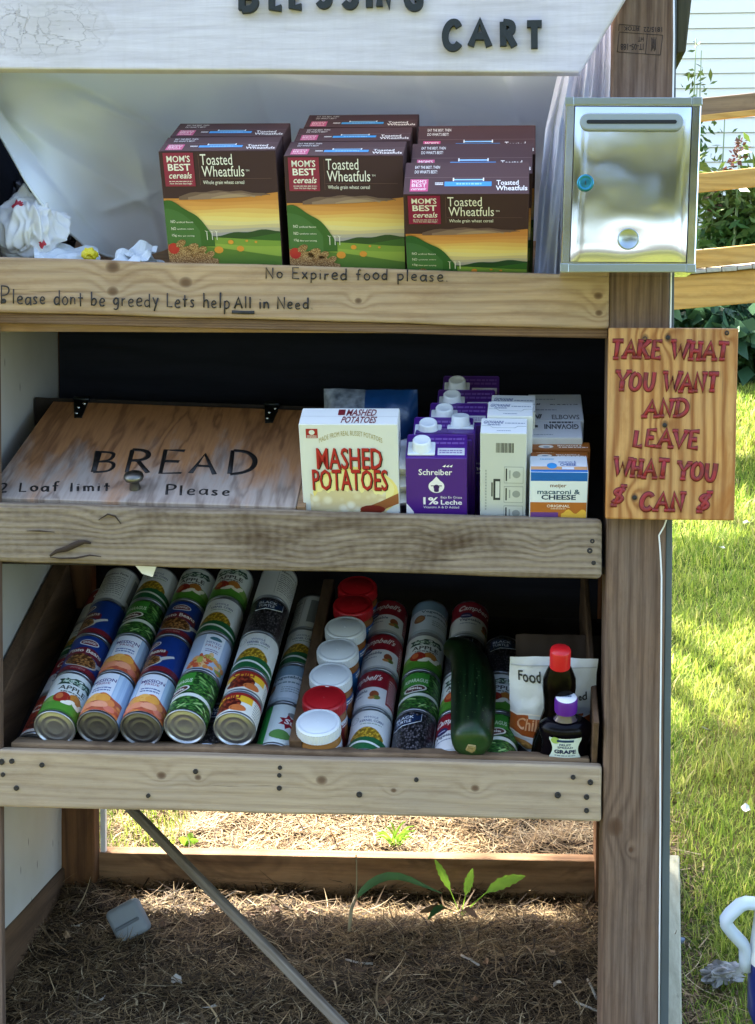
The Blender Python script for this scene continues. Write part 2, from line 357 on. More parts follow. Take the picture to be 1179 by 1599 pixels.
    g.bump(h, bump, .0012)
    return g.done(c, rough, .25)
# ---------------------------------------------------------------- timber, metal and cloth
def kn(lst, y=0.0, axis='x', org=(0, 0, 0)):
    out = []
    for u, v, r in lst:
        p = at(u, v, y) - Vector(org); out.append((p.x, p.z, r) if axis == 'x' else (p.z, p.x, r))
    return out
W_B1 = wood('pine_upper', 'b49874', '7d6044', '958672', 'x', kn([(177, 417, .010), (177, 455, .008), (291, 441, .009), (934, 462, .006), (935, 489, .005), (560, 470, .005)]), ring=62, greyf=.45, rg=.42, fib=.5, seed=.3)
W_B2 = wood('rough_sawn', '958570', '544333', '7f7262', 'x', kn([(170, 815, .012), (490, 858, .016), (700, 838, .010), (850, 850, .008)]), ring=95, greyf=.6, rg=.5, fib=.6, bump=1.0, seed=2.3, stain='4a3826', saw=420, kd=.18)
W_B3 = wood('pine_lower', 'b09c80', '7d6850', '9a8b78', 'x', kn([(503, 1217, .008), (742, 1230, .006), (253, 1210, .007), (310, 1213, .005), (615, 1233, .004)]), ring=58, greyf=.5, rg=.3, fib=.5, seed=4.1)
W_LED = wood('ledge_wood', '94795c', '5b4632', '837058', 'x', ring=50, greyf=.6, rg=.4, fib=.5, seed=5.7, stain='4a3626')
W_POST = wood('post_wood', '7c6450', '4a3629', '72655a', 'z', kn([(960, 1291, .013), (985, 1327, .004), (1010, 200, .006)], axis='z'), ring=58, greyf=.5, rg=.45, fib=.85, seed=1.9, bump=.7)
W_REAR = wood('rear_post_wood', '75502f', '40281a', '6a4c34', 'z', ring=30, greyf=.4, rg=.5, fib=.4, seed=3.1)
W_PLY = wood('plywood', '9c7a55', '5e452e', '8a7b6c', 'x', ring=18, greyf=.5, rg=.4, fib=.45, seed=.7)
W_EDGE = wood('ply_edge', '7d6044', '46311f', '6d5a48', 'x', ring=240, greyf=.5, rg=.5, fib=.4, seed=8.7)
W_DARK = wood('dark_back', '22252e', '14161c', '1d2028', 'x', ring=20, greyf=.4, rg=.4, fib=.3, seed=1.7, rough=.95, bump=.2)  # near-black tone for the back and the inner shade sheets
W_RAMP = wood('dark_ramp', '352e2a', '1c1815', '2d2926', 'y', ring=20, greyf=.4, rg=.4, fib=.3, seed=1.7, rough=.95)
W_RAIL = wood('rail_wood', '664e38', '3a2a1b', '5e4c3b', 'y', ring=36, greyf=.5, rg=.4, fib=.45, seed=9.7)
W_STICK = wood('grey_stick', '857866', '4a3f33', '8f8778', 'z', ring=90, greyf=.7, rg=.35, fib=.7, seed=3.7)
W_MOSS = wood('mossy_board', '4a4636', '24231a', '56533f', 'z', ring=40, greyf=.6, rg=.4, fib=.6, seed=6.1)
M_HOLE = mat('screw_dark', '1d1712', .6)
M_INK = mat('marker_ink', '17130f', .55)
M_STAMP = mat('stamp_ink', '241a15', .8)
M_BLK = mat('hinge_metal', '1c2226', .35, .6)
M_CHR = mat('screw_steel', 'b9bdbd', .25, 1)
M_NICK = mat('knob_metal', '77756c', .38, 1)
M_FILM = mat('white_film', 'e9e9e6', .5)
M_PGREY = mat('panel_grey', '50595a', .6, var=(9, '474f50'))
def panel_mat():
    g = G('white_panel'); o = g.sep(g.tc.outputs['Object'])
    sp = g.vor(g.comb(g.math('MULTIPLY', o[1], 1.0), g.math('MULTIPLY', o[1], 2.3), g.math('MULTIPLY', o[2], .55)), 16)
    n = g.noise(g.tc.outputs['Object'], 5, 4)
    c = g.mix(g.ramp(n, [(.35, (0, 0, 0)), (.7, (1, 1, 1))]), lin('c9c8c2'), lin('b7b5ac')); c = g.mix(g.ramp(sp, [(.05, (1, 1, 1)), (.085, (0, 0, 0))]), c, lin('4a4a40'))
    g.bump(n, .2, .003); return g.done(c, .6)
M_PANEL = panel_mat()
def paint_mat():
    """brushed whitewash over a plank: thin streaks of grain, cracks round the old knot"""
    g = G('whitewash'); v = g.tc.outputs['Object']; o = g.sep(v)
    vert = g.noise(g.comb(g.math('MULTIPLY', o[0], 120.0), g.math('MULTIPLY', o[2], 9.0), 0.0), 1, 4, .6); lng = g.noise(g.comb(g.math('MULTIPLY', o[0], 5.0), g.math('MULTIPLY', o[2], 70.0), 0.0), 1, 6, .7, .3)
    blot = g.noise(v, 7, 5, .6)
    c = g.mix(g.ramp(lng, [(.35, (0, 0, 0)), (.66, (1, 1, 1))]), lin('bfb9be'), lin('d8d3d8')); c = g.mix(g.math('MULTIPLY', g.ramp(vert, [(.40, (1, 1, 1)), (.52, (0, 0, 0))]), .06), c, lin('a29d97'))
    c = g.mix(g.math('MULTIPLY', g.ramp(blot, [(.5, (0, 0, 0)), (.75, (1, 1, 1))]), .5), c, lin('b4aeaa'))
    k = at(75, 45, -.03) - NB0; dx = g.math('MULTIPLY', g.math('SUBTRACT', o[0], k.x), 1 / .105); dz = g.math('MULTIPLY', g.math('SUBTRACT', o[2], k.z), 1 / .052)
    d = g.math('ADD', g.math('MULTIPLY', dx, dx), g.math('MULTIPLY', dz, dz)); d = g.math('ADD', d, g.math('MULTIPLY', g.math('SUBTRACT', blot, .5), 3.0))
    inside = g.ramp(d, [(.3, (1, 1, 1)), (1.1, (0, 0, 0))]); rim = g.ramp(d, [(.82, (0, 0, 0)), (.95, (1, 1, 1)), (1.1, (0, 0, 0))])
    dn = g.t.nodes.new('ShaderNodeVectorMath'); dn.operation = 'ADD'; g.put(v, dn.inputs[0]); g.put(g.comb(g.math('MULTIPLY', blot, .16), 0.0, g.math('MULTIPLY', lng, .07)), dn.inputs[1])
    ck = g.vor(dn.outputs[0], 42, 'DISTANCE_TO_EDGE'); crack = g.math('MULTIPLY', g.ramp(ck, [(.008, (1, 1, 1)), (.03, (0, 0, 0))]), inside)
    c = g.mix(g.math('MULTIPLY', inside, .25), c, lin('bdb3aa')); c = g.mix(g.math('MULTIPLY', crack, .45), c, lin('857b72')); c = g.mix(g.math('MULTIPLY', rim, .14), c, lin('8b8078'))
    pit = g.vor(v, 170); holes = g.math('MULTIPLY', g.ramp(pit, [(.18, (1, 1, 1)), (.26, (0, 0, 0))]), g.math('MULTIPLY', g.ramp(g.noise(v, 30, 2), [(.6, (0, 0, 0)), (.66, (1, 1, 1))]), inside)); c = g.mix(holes, c, lin('2b2622'))
    g.bump(g.math('SUBTRACT', g.math('MULTIPLY', lng, .8), g.math('MULTIPLY', crack, 1.0)), .6, .0015); return g.done(c, .65)
# ---------------------------------------------------------------- the cart
XL, XR = -.842, .226
cart = thing('food_pantry_cart', FR, 'weathered wooden pantry cart with three sloping shelves of donated food on the ground', 'cart')
def post(name, q, y0, d, m, bev=.004):
    mb = MB(); f = [at(u, v, y0) for u, v in q]; mb.hexa(f + [p + Vector((0, d, 0)) for p in f], m, bev, 2); return mb.obj(name, cart)
pr = post('front_post', [(957.5, -60), (1053, -60), (1028, 1720), (936, 1720)], 0, .089, W_POST)
post('front_post', [(-104, -60), (-9, -60), (5, 1720), (-90, 1720)], 0, .019, W_POST)
post('rear_post', [(66, -60), (130, -60), (149, 1440), (88, 1440)], .515, .04, W_REAR)
mb = MB(); mb.box(.168, .223, .515, .604, .02, 1.95, W_REAR, .004); mb.obj('rear_post', cart)
mb = MB(); p = [at(u, v, .55) for u, v in ((156, 1200), (164, 1200), (165, 1392), (157, 1392))]; mb.hexa(p + [q + Vector((0, .012, 0)) for q in p], M_FILM, .001); mb.obj('corner_trim', cart)
# side panels: white sheet on the left, grey sheet with a curling white film on the right
def sheet_panel(x, d, y0, y1, z0, z1, m, name):
    mb = MB(); n = 16; b = bmesh.new(); bmesh.ops.create_grid(b, x_segments=n, y_segments=n * 2, size=.5)
    for q in b.verts:
        yy = y0 + (q.co.x + .5) * (y1 - y0); zz = z0 + (q.co.y + .5) * (z1 - z0)
        q.co = Vector((x + .004 * noise.noise(Vector((yy * 3, zz * 3, x))), yy, zz + (.012 * noise.noise(Vector((yy * 9, 1, 2))) if zz < z0 + .01 else 0)))
    r = bmesh.ops.extrude_face_region(b, geom=list(b.faces)); bmesh.ops.translate(b, verts=[e for e in r['geom'] if isinstance(e, bmesh.types.BMVert)], vec=(d, 0, 0))
    bmesh.ops.recalc_face_normals(b, faces=list(b.faces)); mb.bm(b, m); return mb.obj(name, cart)
sheet_panel(XL, -.006, .0, .62, .112, 2.35, M_PANEL, 'side_panel')  # top raised out of view to keep sun off the cloth
mb = MB(); f = [at(u, v, .004) for u, v in ((1051.5, -60), (1057, -60), (1043, 1720), (1029, 1720))]
mb.hexa(f + [q + Vector((.004, .6, 0)) for q in f], M_PGREY, .001); sp = mb.obj('side_panel', cart)
mb = MB(); pl = [(1052, -20), (1052.5, 60), (1051, 150), (1049, 300), (1048, 440), (1047, 505), (1043, 700), (1040.5, 812), (1037, 822), (1029, 836), (1031, 860), (1033, 900), (1032.5, 1000), (1031, 1150), (1031, 1300), (1030, 1450), (1029, 1600)]
mb.tube([at(u, v, -.003) for u, v in pl], .0013, M_FILM, n=6); mb.obj('film_edge', sp)
mb = MB(); f = [at(u, v, .1) for u, v in ((1056, -60), (1085, -60), (1071, 82), (1056, 83))]; mb.hexa(f + [q + Vector((0, .3, 0)) for q in f], W_MOSS, .003, 2, 1, .002); mb.obj('roof_bracket', cart)
mb = MB(); mb.box(XL, XR + .01, .608, .62, .33, 2.35, W_DARK); mb.obj('back_panel', cart)  # upper part added out of view, blocks sun from behind
mb = MB(); z1 = at(600, 500, .3).z + .12; mb.box(XL + .008, XL + .014, .045, .512, z1, 2.3, W_DARK); mb.obj('shade_sheet', cart)  # added dark sheet, paints the shade in the left corner
mb = MB(); mb.box(XL + .003, XR - .004, .506, .512, at(600, 700, .5).z, 2.3, W_DARK); mb.obj('shade_sheet', cart)  # added dark sheet over the rear posts, stands in for shade
# shelves, each a sheet sloping up to the back
S = {}
for k, v in ((1, 499), (2, 876), (3, 1254)):
    z = at(600, v, .03).z; S[k] = Matrix.Translation((0, .03, z)) @ Matrix.Rotation(R_(25), 4, 'X')
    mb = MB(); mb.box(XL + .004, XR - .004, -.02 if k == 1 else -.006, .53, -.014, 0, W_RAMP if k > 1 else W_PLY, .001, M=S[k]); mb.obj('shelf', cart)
def board(name, q, y0, d, m, holes=(), bev=.004, seed=1, jit=.0018):
    mb = MB(); f = [at(u, v, y0) for u, v in q]; mb.hexa(f + [p + Vector((0, d, 0)) for p in f], m, bev, 2, 4, jit); o = mb.obj(name, cart)
    for u, v in holes:
        h = MB(); p = at(u, v, y0 - .0024); M = Matrix.Translation(p) @ Matrix.Rotation(R_(90), 4, 'X') @ Matrix.Scale(random.uniform(.8, 1.15), 4)
        h.lathe([(.0043, -.004), (.0043, -.0002), (.0036, .0003), (.0018, 0), (.0003, -.0006)], 9, M_HOLE, M, True); h.obj('screw', o)
    return o
b1 = board('front_board', [(-14, 400), (952, 430), (951, 513.5), (-14, 487)], -.004, .022, W_B1, [(5, 470)])
mb = MB(); f = [at(u, v, .004) for u, v in ((-14, 488), (949, 514), (949, 528), (-14, 504))]; mb.hexa(f + [q + Vector((0, .02, 0)) for q in f], W_EDGE, .001, 1, 3, .001); mb.obj('shelf_edge', cart)
b2 = board('front_board', [(-14, 785), (941, 812), (940, 906), (-14, 878)], -.004, .026, W_B2, [(925, 845), (921, 860), (927, 879)], .007, 2, .0032)
holes3 = [(18, 1189), (65, 1195), (4, 1210), (25, 1231), (231, 1243), (305, 1205), (437, 1199), (436, 1211), (436, 1231), (561, 1241), (650, 1218), (895, 1214), (922, 1222), (871, 1242), (916, 1245), (916, 1266), (2, 1190)]
b3 = board('front_board', [(-14, 1171), (940, 1196), (939, 1283), (-14, 1260)], -.004, .024, W_B3, holes3)
board('shelf_ledge', [(16, 1159), (921, 1184), (921, 1275), (16, 1250)], .0205, .038, W_LED, (), .003)
# crack and bark pocket in the rough board
M_CRK = mat('bark_pocket', '34261a', .9)
for nm, pts, w in (('bark_pocket', [(78, 868), (88, 861), (104, 857), (114, 852), (124, 848), (132, 846), (142, 848)], .0034), ('crack', [(78, 870), (95, 872), (118, 871.5), (140, 867), (158, 869)], .0010), ('crack', [(154, 812), (168, 803), (180, 806), (189, 818)], .0009), ('crack', [(42, 829), (62, 829), (85, 831)], .0008)):
    mb = MB(); mb.tube([at(u, v, -.0056) for u, v in pts], lambda t, w=w: w * (.35 + 1.3 * math.sin(math.pi * min(max(t, .05), .95))), M_CRK, n=6, flat=.0012, nrm=(0, -1, 0)); mb.obj(nm, b2)
# marker writing on the upper board
def px_up(u, v, cap, y): return at(u, v - cap, y) - at(u, v, y)
mb = MB(); letter(mb, 'No Expired food please.', at(414, 434, -.0062), at(700, 440, -.0062), px_up(550, 437, 18, -.0062), .0011, M_INK, .0009, seed=4, jit=.6); mb.obj('marker_writing', b1)
mb = MB(); y = -.0062
letter(mb, 'P', at(0, 475, y), at(15, 475, y), px_up(0, 475, 28, y), .0012, M_INK, .0009, seed=5)
letter(mb, 'lease dont be greedy Lets help', at(19, 475, y), at(359, 481, y), px_up(200, 478, 22, y), .0012, M_INK, .0009, seed=6, jit=.7)
letter(mb, 'All in Need.', at(366, 481, y), at(489, 483, y), px_up(400, 481, 18, y), .0012, M_INK, .0009, seed=7, jit=.5)
mb.tube([at(362, 487, y), at(380, 488, y), at(397, 488, y)], .0026, M_INK, n=8, flat=.0009, nrm=(0, -1, 0)); mb.obj('marker_writing', b1)
# heat-treatment stamp, upside down on the post
mb = MB(); y = -.0002
for a, c in (((967, 50), (1035, 55)), ((1035, 55), (1031, 86)), ((1031, 86), (964, 81)), ((964, 81), (967, 50)), ((1011, 53), (1008, 84)), ((967, 38), (966, 48)), ((967, 38), (1000, 41))):
    mb.tube([at(*a, y), at(*c, y)], .0005, M_STAMP, n=4, flat=.0005, nrm=(0, -1, 0))
dc = Decal(mb, lambda u, v, h: at(u, -v, -.0004 - h))
def flip_text(t, u0, v0, u1, v1):   # text turned half round: runs right to left, tops down
    dc.text(t, u1, -v0, u0, -v1, M_STAMP, 1, 0, .01)
flip_text('IT-05-188', 969, 68, 1005, 78); flip_text('HT', 996, 57, 1005, 65); flip_text('1815/22', 1005, 42, 1034, 50); flip_text('FITOK', 974, 41, 998, 48)
for f in range(5): mb.tube([at(1018 + f * 1.6, 58 + (f % 2) * 3, y), at(1017 + f * 1.6, 80 - (f % 3) * 2, y)], .0005, M_STAMP, n=4, flat=.0005, nrm=(0, -1, 0))
mb.obj('ink_stamp', pr)
# bread bin lid
LF = Matrix.Translation((0, at(300, 787, .012).y, at(300, 787, .012).z)) @ Matrix.Rotation(R_(25), 4, 'X')
def lidp(u, v, t=0.0): return inframe(LF, u, v, t=t)
def ply_mat():
    g = G('lid_plywood'); v = g.tc.outputs['Object']; o = g.sep(v)
    w = g.noise(g.comb(g.math('MULTIPLY', o[0], 11.0), g.math('MULTIPLY', o[1], 2.3), 0.0), 1, 4, .55, .25)
    ph = g.math('SINE', g.math('MULTIPLY', g.math('ADD', w, g.math('MULTIPLY', o[0], .3)), 46.0)); fi = g.noise(g.comb(g.math('MULTIPLY', o[0], 240.0), g.math('MULTIPLY', o[1], 14.0), 0.0), 1, 3)
    f = g.math('ADD', g.math('MULTIPLY', g.math('POWER', g.math('ADD', g.math('MULTIPLY', ph, .5), .5), 3.0), .55), g.math('MULTIPLY', g.math('SUBTRACT', fi, .4), .8), clamp=True)
    pat = g.noise(g.comb(g.math('MULTIPLY', o[0], 14.0), g.math('MULTIPLY', o[1], 3.5), 4.0), 1, 5, .65, .4)
    fr = g.math('ADD', g.math('MULTIPLY', g.math('SUBTRACT', .26, o[1]), 2.6), g.math('MULTIPLY', g.math('SUBTRACT', pat, .5), 1.7))   # worn towards its front edge
    c = g.mix(f, lin('b37f52'), lin('69432b')); c = g.mix(g.ramp(fr, [(.16, (0, 0, 0)), (.56, (.8, .8, .8))]), c, g.mix(f, lin('aaa49c'), lin('74675c')))
    g.bump(g.math('SUBTRACT', fi, f), .5, .001); return g.done(c, .75, .3)
M_LID = ply_mat()
mb = MB(); q = [lidp(u, v) for u, v in ((83, 626), (497, 641), (462, 791), (-26, 776))]
mb.hexa([q[3], q[2], q[2] + Vector((0, 0, -.014)), q[3] + Vector((0, 0, -.014)), q[0], q[1], q[1] + Vector((0, 0, -.014)), q[0] + Vector((0, 0, -.014))], M_LID, .0015, 1, 2, .0006)
lid = mb.obj('bread_bin_lid', cart, LF)
mb = MB(); letter(mb, 'BREAD', lidp(142, 737), lidp(394, 742), lidp(166, 704) - lidp(162, 737), .0042, M_INK, .0009, gap=3.2, seed=9, jit=.9, slant=.12)
mb.tube([lidp(147, 736), lidp(152, 705)], .0042, M_INK, n=8, flat=.0012, nrm=(0, 0, 1)); mb.obj('lettering', lid)
mb = MB(); letter(mb, '2 Loaf limit', lidp(-3, 768), lidp(172, 767), lidp(90, 753) - lidp(89, 767), .0021, M_INK, .0009, gap=2.4, seed=3, jit=.6); letter(mb, 'Please', lidp(258, 772), lidp(360, 774), lidp(300, 757) - lidp(299, 772), .0021, M_INK, .0009, gap=2.6, seed=8, jit=.6); mb.obj('lettering', lid)
for u0, v0 in ((126, 632), (424, 640)):
    h = MB(); a, b_, c_, d_ = lidp(u0 - 11, v0 - 6), lidp(u0 + 13, v0 - 5), lidp(u0 + 2, v0 + 21), lidp(u0 - 10, v0 + 21); up = Vector((0, 0, .0025))
    h.prism([p + up for p in (a, d_, c_, b_)], Vector((0, 0, -.0024)), M_BLK, .0006)
    h.tube([a + Vector((0, .004, .002)), b_ + Vector((0, .004, .002))], .0045, M_BLK, n=10)
    for su, sv in ((u0 + 6, v0), (u0 - 3, v0 + 6), (u0 - 6, v0 + 15)): h.lathe([(.0034, .0024), (.003, .0042), (.0012, .005), (.0001, .0052)], 10, M_CHR, Matrix.Translation(lidp(su, sv)))
    h.obj('hinge', lid)
h = MB(); h.lathe([(.009, 0), (.0085, .004), (.0075, .010), (.009, .014), (.0145, .017), (.016, .021), (.0148, .025), (.009, .028), (.0002, .0292)], 24, M_NICK, Matrix.Translation(lidp(211, 763))); h.obj('knob', lid)
mb = MB(); p0, p1 = lidp(462, 792), lidp(497, 641); S2i = S[2].inverted()
mb.hexa([LF @ p for p in (q[2] + Vector((.001, 0, 0)), q[2] + Vector((.014, 0, 0)), q[2] + Vector((.014, 0, -.09)), q[2] + Vector((.001, 0, -.09)), q[1] + Vector((.001, 0, 0)), q[1] + Vector((.014, 0, 0)), q[1] + Vector((.014, 0, -.09)), q[1] + Vector((.001, 0, -.09)))], W_PLY, .001); mb.obj('bin_side', cart)
mb = MB(); r0, r1 = LF @ q[0], LF @ q[1]; r0.x = XL + .004
mb.hexa([r0 + Vector((0, .012, .006)), r1 + Vector((.014, .012, .006)), r1 + Vector((.014, .012, -.1)), r0 + Vector((0, .012, -.1)), r0 + Vector((0, .03, .006)), r1 + Vector((.014, .03, .006)), r1 + Vector((.014, .03, -.1)), r0 + Vector((0, .03, -.1))], W_RAMP, .001); mb.obj('bin_back', cart)
# rails and divider on the bottom ramp
def s3(u, v, s=None, t=None): return inframe(S[3], u, v, s, t)
mb = MB(); mb.box(XL + .004, XL + .034, .035, .52, .002, .105, W_RAIL, .002, M=S[3], seg=1); mb.obj('side_rail', cart)
xd = s3(463, 1150, s=.06).x; zd = s3(463, 1150, s=.06).z
mb = MB(); mb.box(xd - .010, xd + .010, .045, .52, .002, zd + .004, W_RAIL, .0015, M=S[3], seg=1); mb.obj('divider', cart)
mb = MB(); mb.box(.129, .1375, .02, .52, .002, .15, W_RAIL, .0015, M=S[3], seg=1); mb.obj('side_rail', cart)
p0, p1 = at(196, 1255, .30), at(545, 1612, .06); dz = (p1 - p0); LB = dz.length; zax = dz.normalized(); yax = Vector((0, 1, .0)); yax = (yax - zax * yax.dot(zax)).normalized(); xax = yax.cross(zax)
Mb = Matrix((xax, yax, zax)).transposed().to_4x4(); Mb.translation = p0
mb = MB(); mb.hexa([(-.0068, -.008, 0), (.0068, -.008, 0), (.0068, -.008, LB), (-.0068, -.008, LB), (-.0068, .010, 0), (.0068, .010, 0), (.0068, .010, LB), (-.0068, .010, LB)], W_STICK, .0015, 1, 3, .001); mb.obj('diagonal_brace', cart, Mb)
# ---------------------------------------------------------------- painted name board with stuck-on letters
NBY = -.034; NB0 = at(470, 112, NBY)
M_WASH = paint_mat(); M_FOAM = mat('black_foam', '22282a', .75, bump=(140, .5, .001))
mb = MB(); mb.prism([at(u, v, NBY) - NB0 for u, v in ((-60, -80), (-60, 107), (200, 109), (420, 109.5), (600, 112), (905, 113), (982, -12), (1010, -80))], Vector((0, .030, 0)), M_WASH, .003)
nb = tag(mb.obj('name_board', None, FR @ Matrix.Translation(NB0)), 'whitewashed plank sign with raised black letters across the top of the cart', 'sign')
def foam(txt, boxes, parent):
    for ch, (u0, v0, u1, v1) in zip(txt, boxes):
        mb = MB(); st, W = strokes(ch, jit=.5, seed=ord(ch) * 7 + int(u0)); 
        for i, s_ in enumerate(st):
            P = []
            for a, b in s_: P.append(at(u0 + (u1 - u0) * (.1 + .8 * a / max(W, .1)) + (v0 - v1) * 0, v1 + (v0 - v1) * (.08 + .84 * b / 10), NBY - .004 - .0005 * i) - NB0)
            mb.tube(P, .0048, M_FOAM, n=4, flat=.0055, nrm=(0, -1, 0), square=True, smooth=False)
        mb.obj('letter', parent)
foam('CART', [(690, 30, 721, 79), (732, 31, 766, 77), (780, 30, 808, 76), (820, 32, 850, 80)], nb)
foam('BLESSING', [(371, -30, 404, 20), (419, -30, 443, 18), (451, -30, 475, 15), (493, -30, 520, 15), (533, -30, 561, 15), (570, -30, 584, 15), (588, -30, 613, 16), (630, -30, 662, 18)], nb)
# ---------------------------------------------------------------- TAKE WHAT YOU WANT board
SY = -.026; SG0 = at(1048, 812, SY)
W_SIGN = wood('varnished_pine', 'c9985a', '8a5428', 'a08a6a', 'z', kn([(1007, 528, .006), (1043, 527, .006), (1038, 663, .006), (991, 777, .006), (1135, 520, .004)], SY, 'z', SG0), ring=62, greyf=.25, rg=.75, fib=.5, seed=2.2, rough=.5, stain='a5682f')
M_RED = mat('red_sign_paint', '9e242a', .65, var=(90, '6f2a22')); M_OUTL = mat('burnt_outline', '5a1512', .7)
mb = MB(); f = [at(u, v, SY) - SG0 for u, v in ((951, 512), (1153.5, 513), (1146.5, 813), (946, 810))]; mb.hexa(f + [p + Vector((0, .019, 0)) for p in f], W_SIGN, .0022, 2, 2, .0008)
for u, v in ((1007, 529), (1043, 527), (1135, 520), (1038, 664), (991, 777)):
    mb.lathe([(.0034, -.004), (.0034, .0003), (.001, .0001), (.0001, 0)], 10, M_HOLE, Matrix.Translation(at(u, v, SY) - SG0) @ Matrix.Rotation(R_(90), 4, 'X'))
sg = tag(mb.obj('wooden_sign', None, FR @ Matrix.Translation(SG0)), 'orange pine board with red hand painted words on the right post below the metal box', 'sign')
SERIF = set('TAKEWHYOUNDLVC')
def sign_line(txt, u0, v0, u1, v1, cap, slant=.16, seed=1):
    mb = MB()
    for w_, m_, lift, h in ((.0040, M_OUTL, .0002, .0008), (.0028, M_RED, .0005, .0014)):
        p0, p1 = at(u0, v0, SY) - SG0, at(u1, v1, SY) - SG0; up = (at(u0, v0 - cap, SY) - at(u0, v0, SY))
        st, W = strokes(txt, 2.0, .4, seed, slant); dx = (p1 - p0) / W
        ends = []
        for i, s_ in enumerate(st):
            P = [p0 + dx * a + up * (b / 10) + Vector((0, -lift - .00003 * (i % 9), 0)) for a, b in s_]; q1, q2 = (.85 + .3 * ((i * 37 + seed * 11) % 10) / 10), (.8 + .35 * ((i * 53 + seed * 7) % 10) / 10); mb.tube(P, lambda t: w_ * (q1 + (q2 - q1) * t), m_, n=8, flat=h, nrm=(0, -1, 0))
            for (a, b), (c, d) in ((s_[0], s_[1]), (s_[-1], s_[-2])):
                if abs(b - d) > 1.2 and (b < .6 or b > 9.4) and not (a, b) in ends:
                    ends.append((a, b)); sp_ = [p0 + dx * (a + q) + up * (b / 10) + Vector((0, -lift - .0003 - .00003 * (i % 5), 0)) for q in (-2.0, 0, 2.0)]; mb.tube(sp_, w_ * .8, m_, n=8, flat=h, nrm=(0, -1, 0))
    mb.obj('painted_words', sg)
sign_line('TAKE WHAT', 953, 558, 1136, 562, 26, seed=1); sign_line('YOU WANT', 962, 609, 1120, 611, 27, seed=2); sign_line('AND', 1006, 650, 1072, 650, 25, seed=3)
sign_line('LEAVE', 989, 696, 1090, 700, 26, seed=4); sign_line('WHAT YOU', 959, 742, 1116, 750, 26, seed=5); sign_line('$', 952, 787, 972, 787, 24, .3, seed=6); sign_line('CAN', 999, 796, 1066, 797, 27, seed=7); sign_line('$', 1086, 796, 1106, 796, 24, .3, seed=8)
# ---------------------------------------------------------------- stainless donation box
BY = -.10; BX0 = at(980, 425, BY)
def steel_mat(name, bumpy, rough=.16, col='c8c8bd'):
    g = G(name); v = g.tc.outputs['Object']; n = g.noise(v, 7, 2, .4); n2 = g.noise(v, 400, 2)
    g.b.inputs['Metallic'].default_value = 1; g.bump(g.math('ADD', n, g.math('MULTIPLY', n2, .0006)), bumpy, .02); return g.done(lin(col), rough, .5)
M_STEEL = steel_mat('polished_steel', .18, .13, 'd9dbe0'); M_STRIM = steel_mat('steel_trim', .1, .3, 'a7b0ae'); M_GPL = mat('grey_plastic', '8e989c', .45); M_SLOT = mat('slot_dark', '0c1012', .6); M_LOCK = mat('blue_lock', '2f7f95', .25, .7); M_GAP = mat('door_gap', '1c1c1a', .7)
MBX = FR @ Matrix.Translation(BX0)
box = thing('donation_box', MBX, 'polished steel donation box with a slot and blue lock, fixed to the right post', 'letter box')
def bp(u, v, y=BY): return at(u, v, y) - BX0
def qprism(mb, q, y, d, m, bev=0): f = [bp(u, v, y) for u, v in q]; mb.hexa(f + [p + Vector((0, d, 0)) for p in f], m, bev, 2)
mb = MB(); qprism(mb, [(884, 153), (1096, 153), (1086, 424), (876, 424)], BY, .098, M_STEEL, .002); mb.obj('box_body', box)
mb = MB(); qprism(mb, [(897, 165), (1082, 166), (1073, 411), (889, 409)], BY - .0008, .003, M_GAP); mb.obj('door_gap', box)
def door_bulge():
    mb = MB(); n = 24; K = []
    for j in range(n + 1):
        for i in range(n + 1):
            s_, t_ = i / n, j / n; ul = 898.5 + (890.5 - 898.5) * t_; ur = 1080 + (1071 - 1080) * t_
            e = min(s_, 1 - s_, t_, 1 - t_); dz = -.0012 - .0020 * min(1, e * 16) - .024 * t_ * (1 - t_) - .004 * s_ * (1 - s_)
            dz += .0016 * math.exp(-(((s_ - .5) / .22) ** 2 + ((t_ - .86) / .10) ** 2)) - .0008 * math.sin(s_ * 5 + 1) * math.sin(t_ * 6)
            K.append(mb.pv(bp(ul + (ur - ul) * s_, 166.5 + (408.5 - 166.5) * t_ + s_, BY + dz)))
    for j in range(n):
        for i in range(n): a = j * (n + 1) + i; mb.face((K[a], K[a + n + 1], K[a + n + 2], K[a + 1]), M_STEEL, True)
    return mb.obj('door', box)
dr = door_bulge()
for nm, q in (('top_trim', [(897, 152), (1081, 152), (1081, 163.5), (897, 163.5)]), ('bottom_trim', [(889, 412), (1072, 412.5), (1072, 425), (889, 425)])):
    mb = MB(); qprism(mb, q, BY - .003, .004, M_STRIM, .0008); mb.obj(nm, box)
for q in ([(882.5, 151), (896.6, 151), (896.6, 164), (882.5, 164)], [(1081.5, 151), (1097, 151), (1097, 164), (1081.5, 164)], [(874.5, 411), (888.6, 411.5), (888.6, 425.5), (874.5, 425)], [(1072.4, 412), (1087, 412.5), (1087, 426), (1072.4, 425.5)]):
    mb = MB(); qprism(mb, q, BY - .0038, .006, M_STRIM, .001); mb.obj('corner_cap', box)
def stadium(u0, v0, u1, v1, n=10):
    r = (v1 - v0) / 2; c = []
    for k in range(n + 1): a = math.pi / 2 + math.pi * k / n; c.append((u0 + r + r * math.cos(a), v0 + r - r * math.sin(a)))
    for k in range(n + 1): a = -math.pi / 2 + math.pi * k / n; c.append((u1 - r + r * math.cos(a), v0 + r - r * math.sin(a)))
    return c
mb = MB(); mb.prism([bp(u, v, BY - .0135) for u, v in stadium(905, 176, 1068, 203)], Vector((0, .008, 0)), M_GPL, .0022); sp_ = mb.obj('slot_plate', dr)
mb = MB(); mb.prism([bp(u, v, BY - .0143) for u, v in stadium(916, 187, 1057, 193)], Vector((0, .003, 0)), M_SLOT); mb.obj('slot', sp_)
